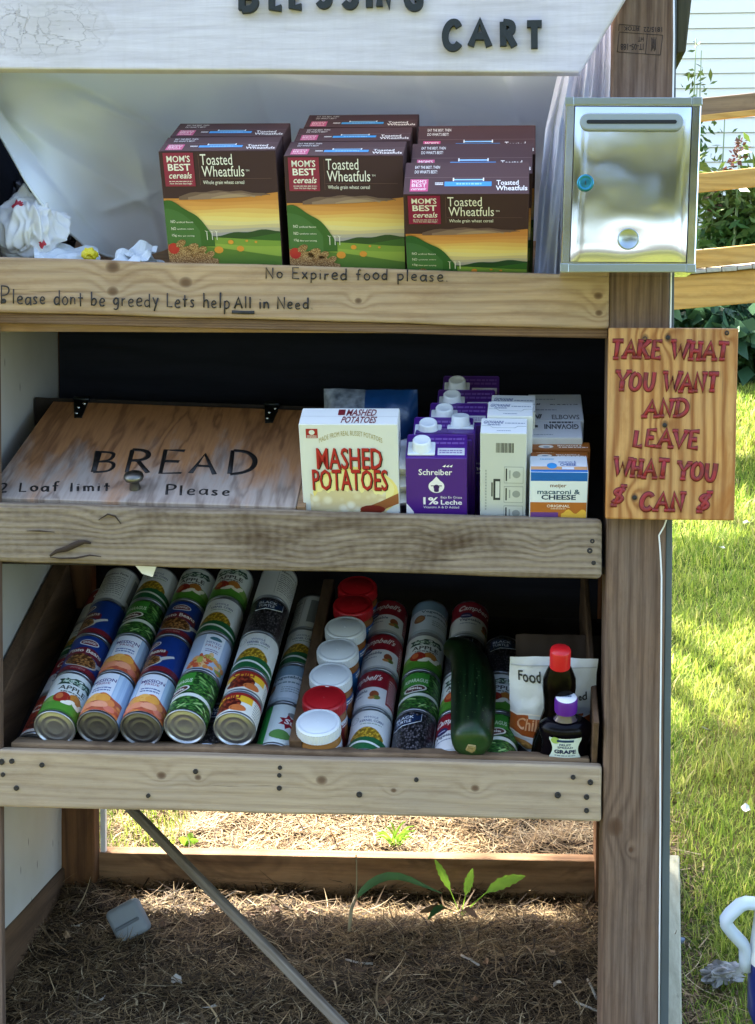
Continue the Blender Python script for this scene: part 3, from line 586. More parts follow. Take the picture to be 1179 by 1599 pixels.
mb = MB(); Mk = Matrix.Translation(bp(914, 286, BY - .0105)) @ Matrix.Rotation(R_(90), 4, 'X'); mb.lathe([(.0120, 0), (.0120, .003), (.0105, .0045), (.0085, .0046), (.008, .0036), (.006, .0040), (.0002, .0042)], 28, M_LOCK, Mk); mb.box(-.0008, .0008, -.0028, .0028, .0042, .0046, M_SLOT, M=Mk); mb.obj('lock', dr)
mb = MB(); Mk = Matrix.Translation(bp(981, 373, BY - .0078)) @ Matrix.Rotation(R_(90), 4, 'X'); mb.lathe([(.0150, -.002), (.0150, .0006), (.0136, .0016), (.0128, .0006), (.0002, .0008)], 30, M_STRIM, Mk); mb.obj('round_window', dr)
# ---------------------------------------------------------------- groceries
_mc = {}
def C(h, rough=.4):
    k = (h, rough)
    if k not in _mc: _mc[k] = mat('print_' + h, h, rough)
    return _mc[k]
def beans_mat(name, a, b, dark, scale, stretch=1.0):
    g = G(name); uv = g.tc.outputs['UV']; o = g.sep(uv); v = g.comb(g.math('MULTIPLY', o[0], 1.0), g.math('MULTIPLY', o[1], stretch), 0.0)
    d = g.vor(v, scale); cc = g.vor(v, scale, 'F1', 'Color'); r = g.sep(cc)
    c = g.mix(r[0], lin(a), lin(b)); c = g.mix(g.ramp(d, [(.25, (0, 0, 0)), (.62, (1, 1, 1))]), c, lin(dark)); return g.done(c, .4)
B_PINTO = beans_mat('pinto_print', 'b9854f', '94602f', '4a2c16', 190, 1.5); B_CORN = beans_mat('corn_print', 'd9b53c', 'b78f25', '7a6018', 260); B_BLACK = beans_mat('black_bean_print', '6f6a6e', '2c2a2e', '141316', 300, .7)
B_GREEN = beans_mat('green_bean_print', '5f9440', '33692c', '173a18', 130, 2.6); B_CHILI = beans_mat('chili_print', 'b5502e', '8a3020', '4a1610', 170); B_PEACH = beans_mat('peach_print', 'e8a253', 'd8743f', 'b4553c', 75, 1.6)
B_MASH = beans_mat('mash_print', 'f2edd8', 'e3d9b8', 'd6c79c', 70); B_WHEAT = beans_mat('wheat_print', 'd9b98c', 'b58e5c', '7a5634', 130)
M_TIN = mat('tin_plate', 'a9aeb6', .38, 1.0, bump=(220, .08)); M_TIN2 = mat('dull_tin', '74757a', .45, 1.0)
EPS = 1e-4
def place(k, x, s, t=0, rz=0, rx=0): return FR @ S[k] @ Matrix.Translation((x, s, t)) @ Matrix.Rotation(R_(rz), 4, 'Z') @ Matrix.Rotation(R_(rx), 4, 'X')
# ---- cereal cartons
CB = dict(br=C('3e2527', .75), brt=C('42262a', .75), mag=C('8c1f45'), pk=C('c43a72'), wh=C('f2efe9'), ln=C('6a4a48'), bl=C('1f8fd0'), bl2=C('8cc8ee'), cl1=C('6e5550'), cl2=C('8f7468'), cl3=C('a98d76'),
          h1=C('1f4426'), h2=C('2f5d2a'), h3=C('3c6f30'), f1=C('76963f'), f2=C('8da648'), f3=C('587a34'), lil=C('a9a3b8'), org=C('d9913a'), red=C('b32a2c'), lid=C('3e6a3a'))
SKYC = [C(h) for h in ('c98544', 'd39350', 'da9f58', 'e0b468', 'e6c474', 'e8cf82', 'e2d094', 'cdbb92', 'b3a99c', '9f9aa4')]
def cereal_mesh(W, D, H):
    mb = MB(); mb.box(-W / 2, W / 2, 0, D, 0, H, CB['br'], .0012); body = mb.mesh('cereal_box')
    mb = MB(); d = Decal(mb, lambda u, v, h: Vector((-W / 2 + u * W, -.0002 - h, H + v * W)), n=16); S_ = lambda f, a, p=0: (lambda u: a * math.sin(f * u + p))
    top = lambda u: -.405 + .05 * u ** 2.5
    for i, m in enumerate(SKYC):
        a = .0 if i == 0 else .008; y = -.40 - i * .034
        d.area(.004, .996, (lambda u, y=y, a=a, i=i: top(u) if i == 0 else y + a * math.sin(7 * u + i)), -.76, m, 1 + i * .25)
    d.area(.14, .93, lambda u: -.385 + .045 * math.sin(math.pi * (u - .14) / .79) ** .6 + .006 * math.sin(30 * u), lambda u: top(u) - .012, CB['cl1'], 4)
    d.area(.22, .86, lambda u: -.395 + .04 * math.sin(math.pi * (u - .22) / .64) ** .7 + .005 * math.sin(37 * u + 1), lambda u: top(u) - .012, CB['cl2'], 5); d.area(.42, .8, lambda u: -.4 + .03 * math.sin(math.pi * (u - .42) / .38), lambda u: top(u) - .008, CB['cl3'], 6)
    d.area(.35, .996, lambda u: -.715 + .028 * math.sin(5 * u + 3.4) + .008 * math.sin(24 * u), -.80, CB['h1'], 4); d.area(.5, .996, lambda u: -.735 + .03 * math.sin(6 * u + 1.2), -.80, CB['h2'], 5)
    d.area(.004, .996, lambda u: -.765 + .018 * math.sin(4 * u + .4), -1.3, CB['f1'], 6); d.area(.3, .996, lambda u: -.80 + .03 * math.sin(3 * u + 2), -1.3, CB['f2'], 7); d.area(.2, .996, lambda u: -.885 + .06 * math.sin(2.6 * u + 1.2), -1.3, CB['f3'], 8)
    d.area(.004, .42, lambda u: -.425 - .32 * (u / .42) ** 2 + .012 * math.sin(26 * u), -.83, CB['h2'], 9); d.area(.004, .30, lambda u: -.49 - .2 * (u / .3) ** 2.2, -.86, CB['lid'], 10)
    for x, y, r in ((.56, -.79, .025), (.64, -.85, .033), (.45, -.86, .04), (.78, -.79, .012), (.7, -.78, .012)): d.ell(x, y, r, r * .8, CB['org'], 11, 10)
    for x in (.355, .4, .44): d.rect(x, -.77, x + .005, -.70, CB['wh'], 12, 1); d.poly([(x, -.70), (x + .02, -.69), (x + .003, -.695)], CB['wh'], 12); d.poly([(x, -.70), (x - .016, -.685), (x + .001, -.692)], CB['wh'], 12)
    for k, (a, b) in enumerate((('NO', 'artificial flavors'), ('NO', 'synthetic colors'), ('15g', 'fiber per serving'))): y = -.618 - .062 * k; d.text(a, .05, y, .09, y + .026, CB['wh'], 12); d.text(b, .10, y, .245, y + .016, CB['wh'], 12)
    d.area(.004, .44, lambda u: -.80 - .02 * math.sin(20 * u) - .13 * (u / .44) ** 1.5, -1.3, B_WHEAT, 13); d.ell(.055, -.845, .05, .05, CB['red'], 14)
    for x, y, r in ((.12, -.80, .05), (.22, -.84, .06), (.30, -.86, .05), (.16, -.88, .06), (.26, -.90, .05), (.37, -.9, .045)): d.ell(x, y, r, r * .62, B_WHEAT, 15, 10, .5)
    d.rect(.035, -.30, .295, -.012, CB['mag'], 4, 2)
    d.text("MOM'S", .065, -.092, .265, -.035, CB['wh'], 6, 0, .01); d.text('BEST', .07, -.165, .265, -.105, CB['wh'], 6, 0, .02); d.text('cereals', .075, -.232, .27, -.178, CB['wh'], 6, .22, .01); d.dashes(.07, -.262, .27, -.245, 1, CB['wh'], 6, .3, 3); d.text('How the best days begin', .075, -.287, .265, -.265, CB['wh'], 6)
    d.rect(.335, -.29, .338, -.03, CB['ln'], 3, 1); d.rect(.345, -.238, .95, -.235, CB['ln'], 3, 1)
    d.text('Toasted', .352, -.118, .625, -.025, CB['wh'], 6); d.text('Wheatfuls', .358, -.218, .722, -.125, CB['wh'], 6); d.text('TM', .735, -.175, .765, -.16, CB['wh'], 6); d.text('Whole grain wheat cereal', .362, -.292, .715, -.25, CB['wh'], 6)
    front = mb.mesh('front_print')
    mb = MB(); d = Decal(mb, lambda u, v, h: Vector((-W / 2 + u * W, v * D, H + .0002 + h)), n=4)
    d.rect(.004, .0, .996, .99, CB['brt'], 0); d.rect(.004, .505, .996, .515, CB['ln'], 1); d.rect(.05, .08, .195, .46, CB['pk'], 1); d.text("MOM'S", .065, .34, .18, .43, CB['wh'], 2); d.text('BEST', .065, .22, .18, .32, CB['wh'], 2); d.text('cereals', .065, .12, .18, .20, CB['wh'], 2, .2)
    d.rect(.325, .24, .70, .38, CB['bl'], 1); d.rect(.40, .42, .63, .46, CB['bl2'], 1); d.dashes(.42, .27, .62, .34, 1, CB['bl2'], 2, .7, 4); d.dashes(.25, .27, .315, .36, 2, CB['wh'], 2, .6, 5); d.rect(.39, .40, .40, .50, CB['wh'], 1); d.rect(.63, .40, .64, .50, CB['wh'], 1)
    d.text('Toasted', .74, .27, .915, .42, CB['wh'], 2, 0, .01); d.text('Wheatfuls', .735, .10, .985, .25, CB['wh'], 2, 0, .01); d.text('EAT THE BEST, THEN', .08, .78, .28, .88, CB['wh'], 2); d.text("DO WHAT'S BEST!", .08, .64, .26, .74, CB['wh'], 2)
    topm = mb.mesh('top_print'); return body, front, topm
def cereal(meshes, M, label):
    b, f, t = meshes; o = link('cereal_box', b); o.matrix_world = M; tag(o, label, 'cereal box', 'cereal boxes on the top shelf'); link('front_print', f, o); link('top_print', t, o); return o
CD = .074
def cereal_fit(u0, v0, u1, v1, s):
    a, b = inframe(S[1], u0, v0, s=s), inframe(S[1], u1, v1, s=s); return (a.x + b.x) / 2, (b - a).length, (a.z + b.z) / 2
xa, wa, ha = cereal_fit(250, 233, 438, 238, .03); xb, wb, hb = cereal_fit(440, 240, 632, 246, .03); wa *= .975; wb *= .975; xa -= .005; CM = cereal_mesh(wb, CD, hb)
for i, (dx, l) in enumerate(((0, 'brown cereal box at the front of the left pair'), (-.002, 'brown cereal box behind the front one of the left pair, only its top showing'))): cereal(CM, place(1, xa + dx + .003 * i, .03 + i * (CD + .003), ha - hb, [0.6, -.8][i]) @ Matrix.Diagonal((wa / wb, 1, 1, 1)), l)
for i, l in enumerate(('brown cereal box at the front of the middle row of three', 'second brown cereal box in the middle row, showing only its top', 'rearmost brown cereal box of the middle row, against the white sheet')): cereal(CM, place(1, xb + .005 * i, .03 + i * (CD + .003), 0, [-.5, .7, 0][i]), l)
TILT = 45
ytop = -.092
for i, l in enumerate(('foremost cereal box of the right trio, tipped forward over the board edge', 'tipped cereal box in the middle of the right trio beside the metal box', 'rearmost tipped cereal box of the right trio, nearest the curtain')):
    a, b = at(625, 301, ytop), at(822, 305, ytop); X = Matrix.Rotation(R_(TILT), 4, 'X')
    M = Matrix.Translation(((a + b) / 2 + Vector((.004 + .005 * i, 0, 0)))) @ X @ Matrix.Translation((0, i * (CD + .001), -hb - .014 * i * 0)); Mx = M.copy()
    if i: Mx = M @ Matrix.Translation((0, 0, -.021 * i))
    cereal(CM, FR @ Mx @ Matrix.Diagonal(((b - a).length / wb, 1, 1, 1)), l)
# ---- generic carton with artwork
def carton(name, W, D, H, M, col, label, cat, group=None, front=None, top=None, side=None, bev=.0012, parent=None, rough=.4):
    mb = MB(); mb.box(-W / 2, W / 2, 0, D, 0, H, C(col, rough), bev); o = mb.obj(name); o.matrix_world = M; tag(o, label, cat, group)
    for nm, fn, f in (('front_print', front, lambda u, v, h: Vector((-W / 2 + u, -.0002 - h, v))), ('top_print', top, lambda u, v, h: Vector((-W / 2 + u, v, H + .0002 + h))), ('side_print', side, lambda u, v, h: Vector((W / 2 + .0002 + h, u, v)))):
        if fn: mb = MB(); fn(Decal(mb, f, n=10)); mb.obj(nm, o)
    return o
def fit(k, u0, v0, u1, v1, s):
    a, b = inframe(S[k], u0, v0, s=s), inframe(S[k], u1, v1, s=s); return (a.x + b.x) / 2, (b - a).length, (a.z + b.z) / 2
# mashed potatoes
x, w, h = fit(2, 466, 661, 621, 664, .03)
def mp_front(d):
    W, H = w, h; wh, rd, bk = C('dcdfd9'), C('b21f25'), C('1b1414'); z = lambda v: H - v * W
    d.rect(.001, .001, W - .001, H - .001, wh, 0)
    d.ell(W * .55, z(.78), W * .44, W * .30, C('f0e08a'), 1, 24); d.ell(W * .55, z(.74), W * .40, W * .22, C('f3e9a6'), 2, 24)
    d.area(W * .08, W * .86, lambda u: z(.80) + W * .06 * math.sin(math.pi * (u / W - .08) / .78) + .003 * math.sin(u * 260) + .002 * math.sin(u * 610), z(1.3), B_MASH, 3, 40)
    d.poly([(W * .60, z(.97)), (W * .80, z(.88)), (W * .99, z(.78)), (W * .99, z(.90)), (W * .86, z(.96)), (W * .7, z(1.1)), (W * .55, z(1.1))], C('9a5f35'), 4); d.ell(W * .72, z(.97), W * .13, W * .05, C('7a2a1c'), 5)
    d.rect(W * .07, z(.155), W * .19, z(.05), C('9e1b22'), 2); d.ell(W * .13, z(.09), W * .03, W * .028, wh, 3); d.dashes(W * .08, z(.15), W * .18, z(.122), 2, wh, 3, .55, 3)
    d.text('MADE FROM REAL RUSSET POTATOES', W * .20, z(.21), W * .84, z(.155), C('a89a5c'), 2, 0, .0, W * .085)
    for t, a, b, c, e in (('MASHED', .165, .83, .505, .26), ('POTATOES', .11, .88, .75, .505)):
        d.text(t, W * a + .0012, z(c) - .0014, W * b + .0016, z(e) - .0012, bk, 6, 0, .014); d.text(t, W * a, z(c), W * b, z(e), rd, 8, 0, .010)
def mp_top(d):
    D = .055; d.rect(.001, .001, w - .001, D - .001, C('dcdfd9'), 0); d.rect(.001, D * .47, w - .001, D * .49, C('b9bcb8'), 1); d.text('MASHED', w * .47, D * .50, w * .77, D * .92, C('6f1d28'), 2, .1, .02); d.text('POTATOES', w * .43, D * .06, w * .78, D * .46, C('6f1d28'), 2, .1, .02); d.rect(w * .38, D * .55, w * .45, D * .9, C('6f1d28'), 2)
carton('mashed_potato_box', w, .055, h, place(2, x, .03, 0, .8), 'e6e8e2', 'white mashed potato box with big red letters beside the bread lid', 'food box', None, mp_front, mp_top, lambda d: (d.rect(.002, .002, .053, h - .002, C('dfe2dd'), 0), d.dashes(.012, h * .3, .045, h * .9, 9, C('6a4a55'), 1, .4)), .002)
# milk cartons
MW, MD, MH = .094, .058, 0
x0, MW, MH = fit(2, 633, 714, 729, 717, .03)
PU, PUD, CAPW = C('4b1d80'), C('35145c'), mat('white_cap', 'dfe6ea', .35)
def milk_meshes():
    W, D, H = MW, MD, MH; mb = MB()
    mb.hexa([(-W / 2, 0, H), (W / 2, 0, H), (W / 2, 0, 0), (-W / 2, 0, 0), (-W / 2, D, H + .010), (W / 2, D, H + .010), (W / 2, D, 0), (-W / 2, D, 0)], PU, .0012); body = mb.mesh('milk_carton')
    mb = MB(); d = Decal(mb, lambda u, v, h: Vector((-W / 2 + u * W, -.0002 - h, H + v * W)), n=8); wh = C('efeef2')
    d.text('Schreiber', .21, -.31, .76, -.20, wh, 1, 0, .012)
    for k in range(3): d.poly([(.60 + .055 * k, -.15), (.66 + .055 * k, -.115), (.645 + .055 * k, -.165)], wh, 1)
    pts = [(.50, -.335)] + [(.50 + .13 * math.sin(a) , -.52 - .12 * math.cos(a)) for a in [math.pi * q / 12 for q in range(10, -11, -1)]]
    d.poly(pts, wh, 1); d.ell(.50, -.53, .05, .045, PUD, 2); d.rect(.46, -.60, .54, -.53, PUD, 2.5); d.ell(.50, -.60, .042, .022, PUD, 3); d.rect(.41, -.515, .59, -.50, PUD, 2); 
    d.text('1%', .28, -.86, .53, -.72, wh, 1, 0, .03); d.text('Leche', .57, -.86, .92, -.77, wh, 1, 0, .02); d.text('Baja En Grasa', .57, -.755, .92, -.70, wh, 1); d.text('Vitamins A & D Added', .28, -.93, .87, -.885, wh, 1)
    d.poly([(.0, -.84), (.05, -.90), (.12, -1.0), (.13, -1.2), (.0, -1.2)], wh, 1); front = mb.mesh('front_print')
    mb = MB(); d = Decal(mb, lambda u, v, h: Vector((-W / 2 + u * W, v * D, H + .0004 + .010 * v + h)), n=4); d.rect(.52, .12, .96, .42, C('cfcfd6'), 1); d.dashes(.55, .18, .92, .36, 2, C('8a7aa4'), 2, .5, 8); d.dashes(.35, .55, .95, .9, 2, C('7a58a6'), 1, .5, 6); d.rect(.02, .96, .98, 1.0, C('6a3fa0'), 1); topm = mb.mesh('top_print')
    mb = MB(); M = Matrix.Translation((-W * .24, D * .36, H + .0035)) @ Matrix.Rotation(R_(9), 4, 'X'); mb.box(-.021, .020, -.016, .016, 0, .0035, CAPW, .0015, M)
    mb.lathe([(.0150, .003), (.0150, .006), (.0138, .007), (.0135, .017), (.0125, .0185), (.0105, .0188), (.0095, .0182), (.0001, .0182)], 36, CAPW, M, True, rip=.02); cap = mb.mesh('screw_cap')
    mb = MB(); d = Decal(mb, lambda u, v, h: Vector((W / 2 + .0003 + h, u, v)), n=4); d.text('Leche', .006, H * .55, .040, H * .63, C('cbbfe0'), 1); d.dashes(.006, H * .2, .05, H * .45, 8, C('8a6fb6'), 1, .35, 2); d.rect(.028, H * .3, .046, H * .5, C('b9a8d8'), 2); side = mb.mesh('side_print')
    return body, front, topm, cap, side
MM = milk_meshes()
def milk(x, s, label, rz=0, flip=False):
    o = link('milk_carton', MM[0]); M = place(2, x, s, 0, rz)
    if flip: M = M @ Matrix.Translation((0, MD, 0)) @ Matrix.Rotation(math.pi, 4, 'Z')
    o.matrix_world = M; tag(o, label, 'milk carton', 'purple milk cartons on the middle shelf')
    for nm, me in zip(('front_print', 'top_print', 'screw_cap', 'side_print'), MM[1:]): link(nm, me, o)
    return o
milk(x0, .03, 'purple milk carton at the very front, showing its white drop emblem', .6)
milk(x0 + .006, .03 + MD + .002, 'purple milk carton directly behind the front one, cap on its left', -.5)
def milk_at(u, v, label, flip=False):       # by the centre of the cap
    p = inframe(S[2], u, v, t=MH + .016); milk(p.x + (MW * .24 if not flip else -MW * .24), p.y - (MD * .36 if not flip else MD * .64), label, 0, flip)
milk_at(719, 655, 'third purple milk carton in the row, turned so its cap sits on the right', True)
milk_at(694, 640, 'purple milk carton fourth in the row, just left of the turned cap'); milk_at(706, 619, 'purple milk carton one place before the rearmost of the row'); milk_at(714, 597, 'rearmost purple milk carton, deep in the dark of the shelf')
# white pasta boxes on edge
x, w, h = fit(2, 750, 676, 823, 677, .03); PB = (x, w, h)
def pb_side(d):
    W, H = w, h; gr, bk = C('9aa09c'), C('33383a'); d.rect(.001, .001, W - .001, H - .001, C('c9cdc6'), 0); r = random.Random(3); u = W * .34
    while u < W * .72: a = r.uniform(.0005, .0016); d.rect(u, H - .032, u + a, H - .016, bk, 1, 1); u += a + r.uniform(.0005, .0012)
    for k in range(3):
        y = H - .055 - k * .033; d.rect(W * .52, y - .028, W * .94, y, gr, 1, 1); d.rect(W * .53, y - .027, W * .93, y - .001, C('cdd1ca'), 2, 1); d.rect(W * .555, y - .024, W * .585, y - .003, bk, 3, 1); d.rect(W * .63, y - .02, W * .66, y - .006, gr, 3, 1); d.ell(W * .79, y - .013, .006, .006, gr, 3)
    d.rect(W * .29, H - .112, W * .44, H - .076, bk, 1, 1); d.rect(W * .335, H - .108, W * .425, H - .080, C('d5d8d2'), 2, 1); d.rect(W * .245, H - .106, W * .275, H - .082, bk, 1, 1); d.dashes(W * .11, H - .13, W * .14, H - .06, 14, gr, 1, .6)
def pb_top(D_, txt=None, rot=False):
    def f(d):
        d.rect(.001, .001, w - .001, D_ - .001, C('dde1e0'), 0); d.text('GIOVANNI', .004, D_ * .62, w * .48, D_ * .82, C('4a5a86'), 1, .15, .02); d.dashes(.01, D_ * .5, w * .42, D_ * .57, 1, C('4a5a86'), 1, .8); d.dashes(w * .52, D_ * .62, w * .95, D_ * .72, 1, C('8f9aa8'), 1, .6); d.dashes(w * .35, D_ * .12, w * .65, D_ * .2, 1, C('8f9aa8'), 1, .6)
        for a, b, c, e in ((.02, .46, .2, .46), (.2, .46, .26, .34), (.26, .34, .74, .34), (.74, .34, .8, .46), (.8, .46, .98, .46)): mb = d.mb; mb.tube([d.fn(a * w, b * D_, .0004), d.fn(c * w, e * D_, .0004)], .0003, C('9aa3a4'), n=4)
    return f
PD = .05
carton('pasta_box', w, PD, h, place(2, x, .03, 0, -.8), 'd6dad6', 'white pasta box with bar code and grey printed edge facing outward', 'pasta box', 'white pasta boxes', pb_side, pb_top(PD))
carton('pasta_box', w, PD, h, place(2, x + .009, .03 + PD + .002, .003, -1.2), 'd6dad6', 'white pasta box second in its row behind the bar coded one', 'pasta box', 'white pasta boxes', None, pb_top(PD))
p = inframe(S[2], 801, 643, s=.03 + 2 * PD + .005); carton('pasta_box', w * 1.0, PD * 1.2, p.z, place(2, p.x, .03 + 2 * PD + .005, 0, -1), 'd6dad6', 'tallest white pasta box, third in its row beside the purple cartons', 'pasta box', 'white pasta boxes', None, pb_top(PD * 1.2))
def elbow_top(W, D_, flip):
    def f(d):
        bk = C('3c4148'); d.rect(.001, .001, W - .001, D_ - .001, C('d3d7dc'), 0)
        if flip: d.text('GIOVANNI', W * .95, D_ * .80, W * .30, D_ * .50, bk, 1, 0, .03); d.dashes(W * .40, D_ * .84, W * .85, D_ * .96, 1, bk, 1, .8); d.rect(W * .05, D_ * .6, W * .18, D_ * .74, bk, 1); d.dashes(W * .1, D_ * .14, W * .45, D_ * .2, 1, C('8f9aa8'), 1, .7)
        else: d.text('ELBOWS', W * .40, D_ * .08, W * .92, D_ * .36, C('565b62'), 1, 0, .015); d.text('INI', W * .02, D_ * .12, W * .2, D_ * .4, bk, 1, .2, .05); d.dashes(W * .05, D_ * .62, W * .5, D_ * .72, 1, C('8f9aa8'), 1, .6)
    return f
for i, (u0, v0, u1, v1, s, lab, fl) in enumerate(((826, 683, 910, 684, .105, 'white pasta box just behind the brown boxes, bold lettering upside down on its top', True), (829, 656, 912, 658, .165, 'white elbow pasta box, middle of the three flat tops at the right', False), (826, 639, 910, 641, .225, 'rearmost white elbow pasta box in the right row, dim in the shade', False))):
    X, W, Hh = fit(2, u0, v0, u1, v1, s); carton('pasta_box', W, .058, Hh, place(2, X, s, 0, 1), 'c9ced2', lab, 'pasta box', 'white elbow pasta boxes', None, elbow_top(W, .058, fl))
# macaroni and cheese
X, W, Hh = fit(2, 828, 737, 919, 738, .012)
def mc_front(d):
    z = lambda v: Hh - v * W; wh, nv, bl, ob = C('dfe6ea'), C('1c3556'), C('1463b4'), C('b0682c')
    d.rect(.001, .001, W - .001, Hh - .001, wh, 0); d.rect(.001, z(.17), W - .001, z(.0), bl, 1)
    d.text('meijer', W * .35, z(.315), W * .63, z(.225), C('6f3f2c'), 1, 0, .012); d.text('macaroni &', W * .13, z(.43), W * .87, z(.335), C('1d4a66'), 1, 0, .02); d.text('CHEESE', W * .20, z(.54), W * .80, z(.44), nv, 1, 0, .03)
    d.rect(.001, z(1.4), W - .001, z(.59), ob, 2); d.text('ORIGINAL', W * .30, z(.69), W * .70, z(.635), C('f0e6da'), 3, 0, .01); d.dashes(W * .37, z(.73), W * .63, z(.705), 1, C('e0cdb8'), 3, .6)
    d.area(W * .02, W * .5, z(.79), z(1.4), C('6a3f86'), 3); d.area(W * .55, W * .99, lambda u: z(.77) - .004 * math.sin(u * 300), z(1.4), C('e0b348'), 4)
def mc_top(d):
    D_ = .052; wh, bl = C('dfe4e8'), C('1a6fc0'); d.rect(.001, .001, W - .001, D_ - .001, wh, 0); d.rect(.001, .001, W - .001, D_ * .14, bl, 1); d.rect(.001, D_ * .14, W - .001, D_ * .34, C('d8a06c'), 1); d.ell(W * .38, D_ * .38, .0075, .0095, C('3f97d6'), 2, 14); d.text('macaroni &', W * .5, D_ * .56, W * .8, D_ * .7, C('3a5a9a'), 2); d.text('CHEESE', W * .52, D_ * .38, W * .8, D_ * .54, C('3a5a9a'), 2, 0, .02); d.rect(W * .55, D_ * .16, W * .76, D_ * .3, wh, 3); d.dashes(W * .18, D_ * .72, W * .42, D_ * .86, 1, C('9ec4dc'), 2, .6)
carton('macaroni_box', W, .052, Hh, place(2, X, .012, 0, .5), 'd5dde2', 'small blue, white and orange macaroni box at the right end of the shelf', 'food box', 'macaroni boxes', mc_front, mc_top)
def mc2_top(W2, D2):
    def f(d): br = C('99581f'); d.rect(.001, .001, W2 - .001, D2 - .001, br, 0); d.ell(W2 * .24, D2 * .36, W2 * .13, D2 * .22, C('e6ddd2'), 1, 16); d.ell(W2 * .25, D2 * .30, W2 * .06, D2 * .1, C('8a94a0'), 2); d.text('MACARONI &', W2 * .44, D2 * .4, W2 * .86, D2 * .58, C('f2e9dd'), 1, 0, .02); d.dashes(W2 * .46, D2 * .2, W2 * .96, D2 * .34, 1, C('f2e9dd'), 1, .7); d.dashes(W2 * .1, D2 * .78, W2 * .4, D2 * .88, 1, C('d9b894'), 1, .7)
    return f
for i, (u0, v0, u1, v1, s, lab) in enumerate(((829, 714, 919, 716, .066, 'brown macaroni box right behind the small blue and white one'), (831, 701, 922, 703, .088, 'brown macaroni box in front of the upside down pasta lettering'))):
    X2, W2, H2 = fit(2, u0, v0, u1, v1, s); carton('macaroni_box', W2, .02 if i == 0 else .05 * .5, H2, place(2, X2, s, 0, .6), '8f5220', lab, 'food box', 'macaroni boxes', None, mc2_top(W2, .02 if i == 0 else .025))
# bags behind the mashed potatoes
def pillow(name, w, d, h, M, m, label, cat, group=None, seed=0, crimp=True, fn=None, n=18):
    mb = MB(); K = []
    for j in range(2):
        for a in range(n + 1):
            for b in range(n + 1):
                s_, t_ = a / n * 2 - 1, b / n * 2 - 1; e = max(0, (1 - abs(s_) ** 3.2)) ** .6 * max(0, (1 - abs(t_) ** 3.2)) ** .6
                q = Vector((s_ * w / 2, t_ * d / 2, (1 if j == 0 else -1) * h / 2 * e)); q += noise.noise_vector(q * 16 + Vector((seed, seed, 0))) * h * .12 * (e + .15); q.z += .006 * noise.noise(Vector((q.x * 60, q.y * 60, seed)))
                K.append(mb.pv(q))
    N = (n + 1) ** 2
    for j in range(2):
        for a in range(n):
            for b in range(n):
                i = j * N + a * (n + 1) + b; f = (i, i + n + 1, i + n + 2, i + 1); mm = fn(a / n, b / n) if fn else m; mb.face(f if j == 0 else f[::-1], mm, True)
    o = mb.obj(name); o.matrix_world = M; return tag(o, label, cat, group)
M_PW = mat('white_poly', 'cfd2d4', .35, bump=(40, .4, .004)); M_PBL = mat('blue_poly', '0a3157', .3, bump=(40, .4, .004)); M_PSTR = mat('striped_poly', '757d83', .35, var=(70, '30383f'))
p = inframe(S[2], 575, 655, s=.15)
pillow('rice_bag', .15, .24, .10, place(2, p.x, .17, p.z - .088, 0, 74), M_PBL, 'blue and white plastic food bag behind the mashed potato box', 'food bag', None, 2, fn=lambda a, b: M_PSTR if a < .42 and b > .5 else (M_PBL if b > .35 else M_PW))
for i, lab in enumerate(('topmost small white packet beside the milk cartons', 'second small white packet from the top beside the milk cartons', 'lowest visible small white packet squeezed beside the milk cartons')):
    p = inframe(S[2], 622, 725 + i * 26, s=.06); pillow('food_packet', .055, .10, .034, place(2, p.x, .085, p.z, 0, -6), M_PW, lab, 'packet', 'white packets behind the mashed potato box', 5 + i, n=12)
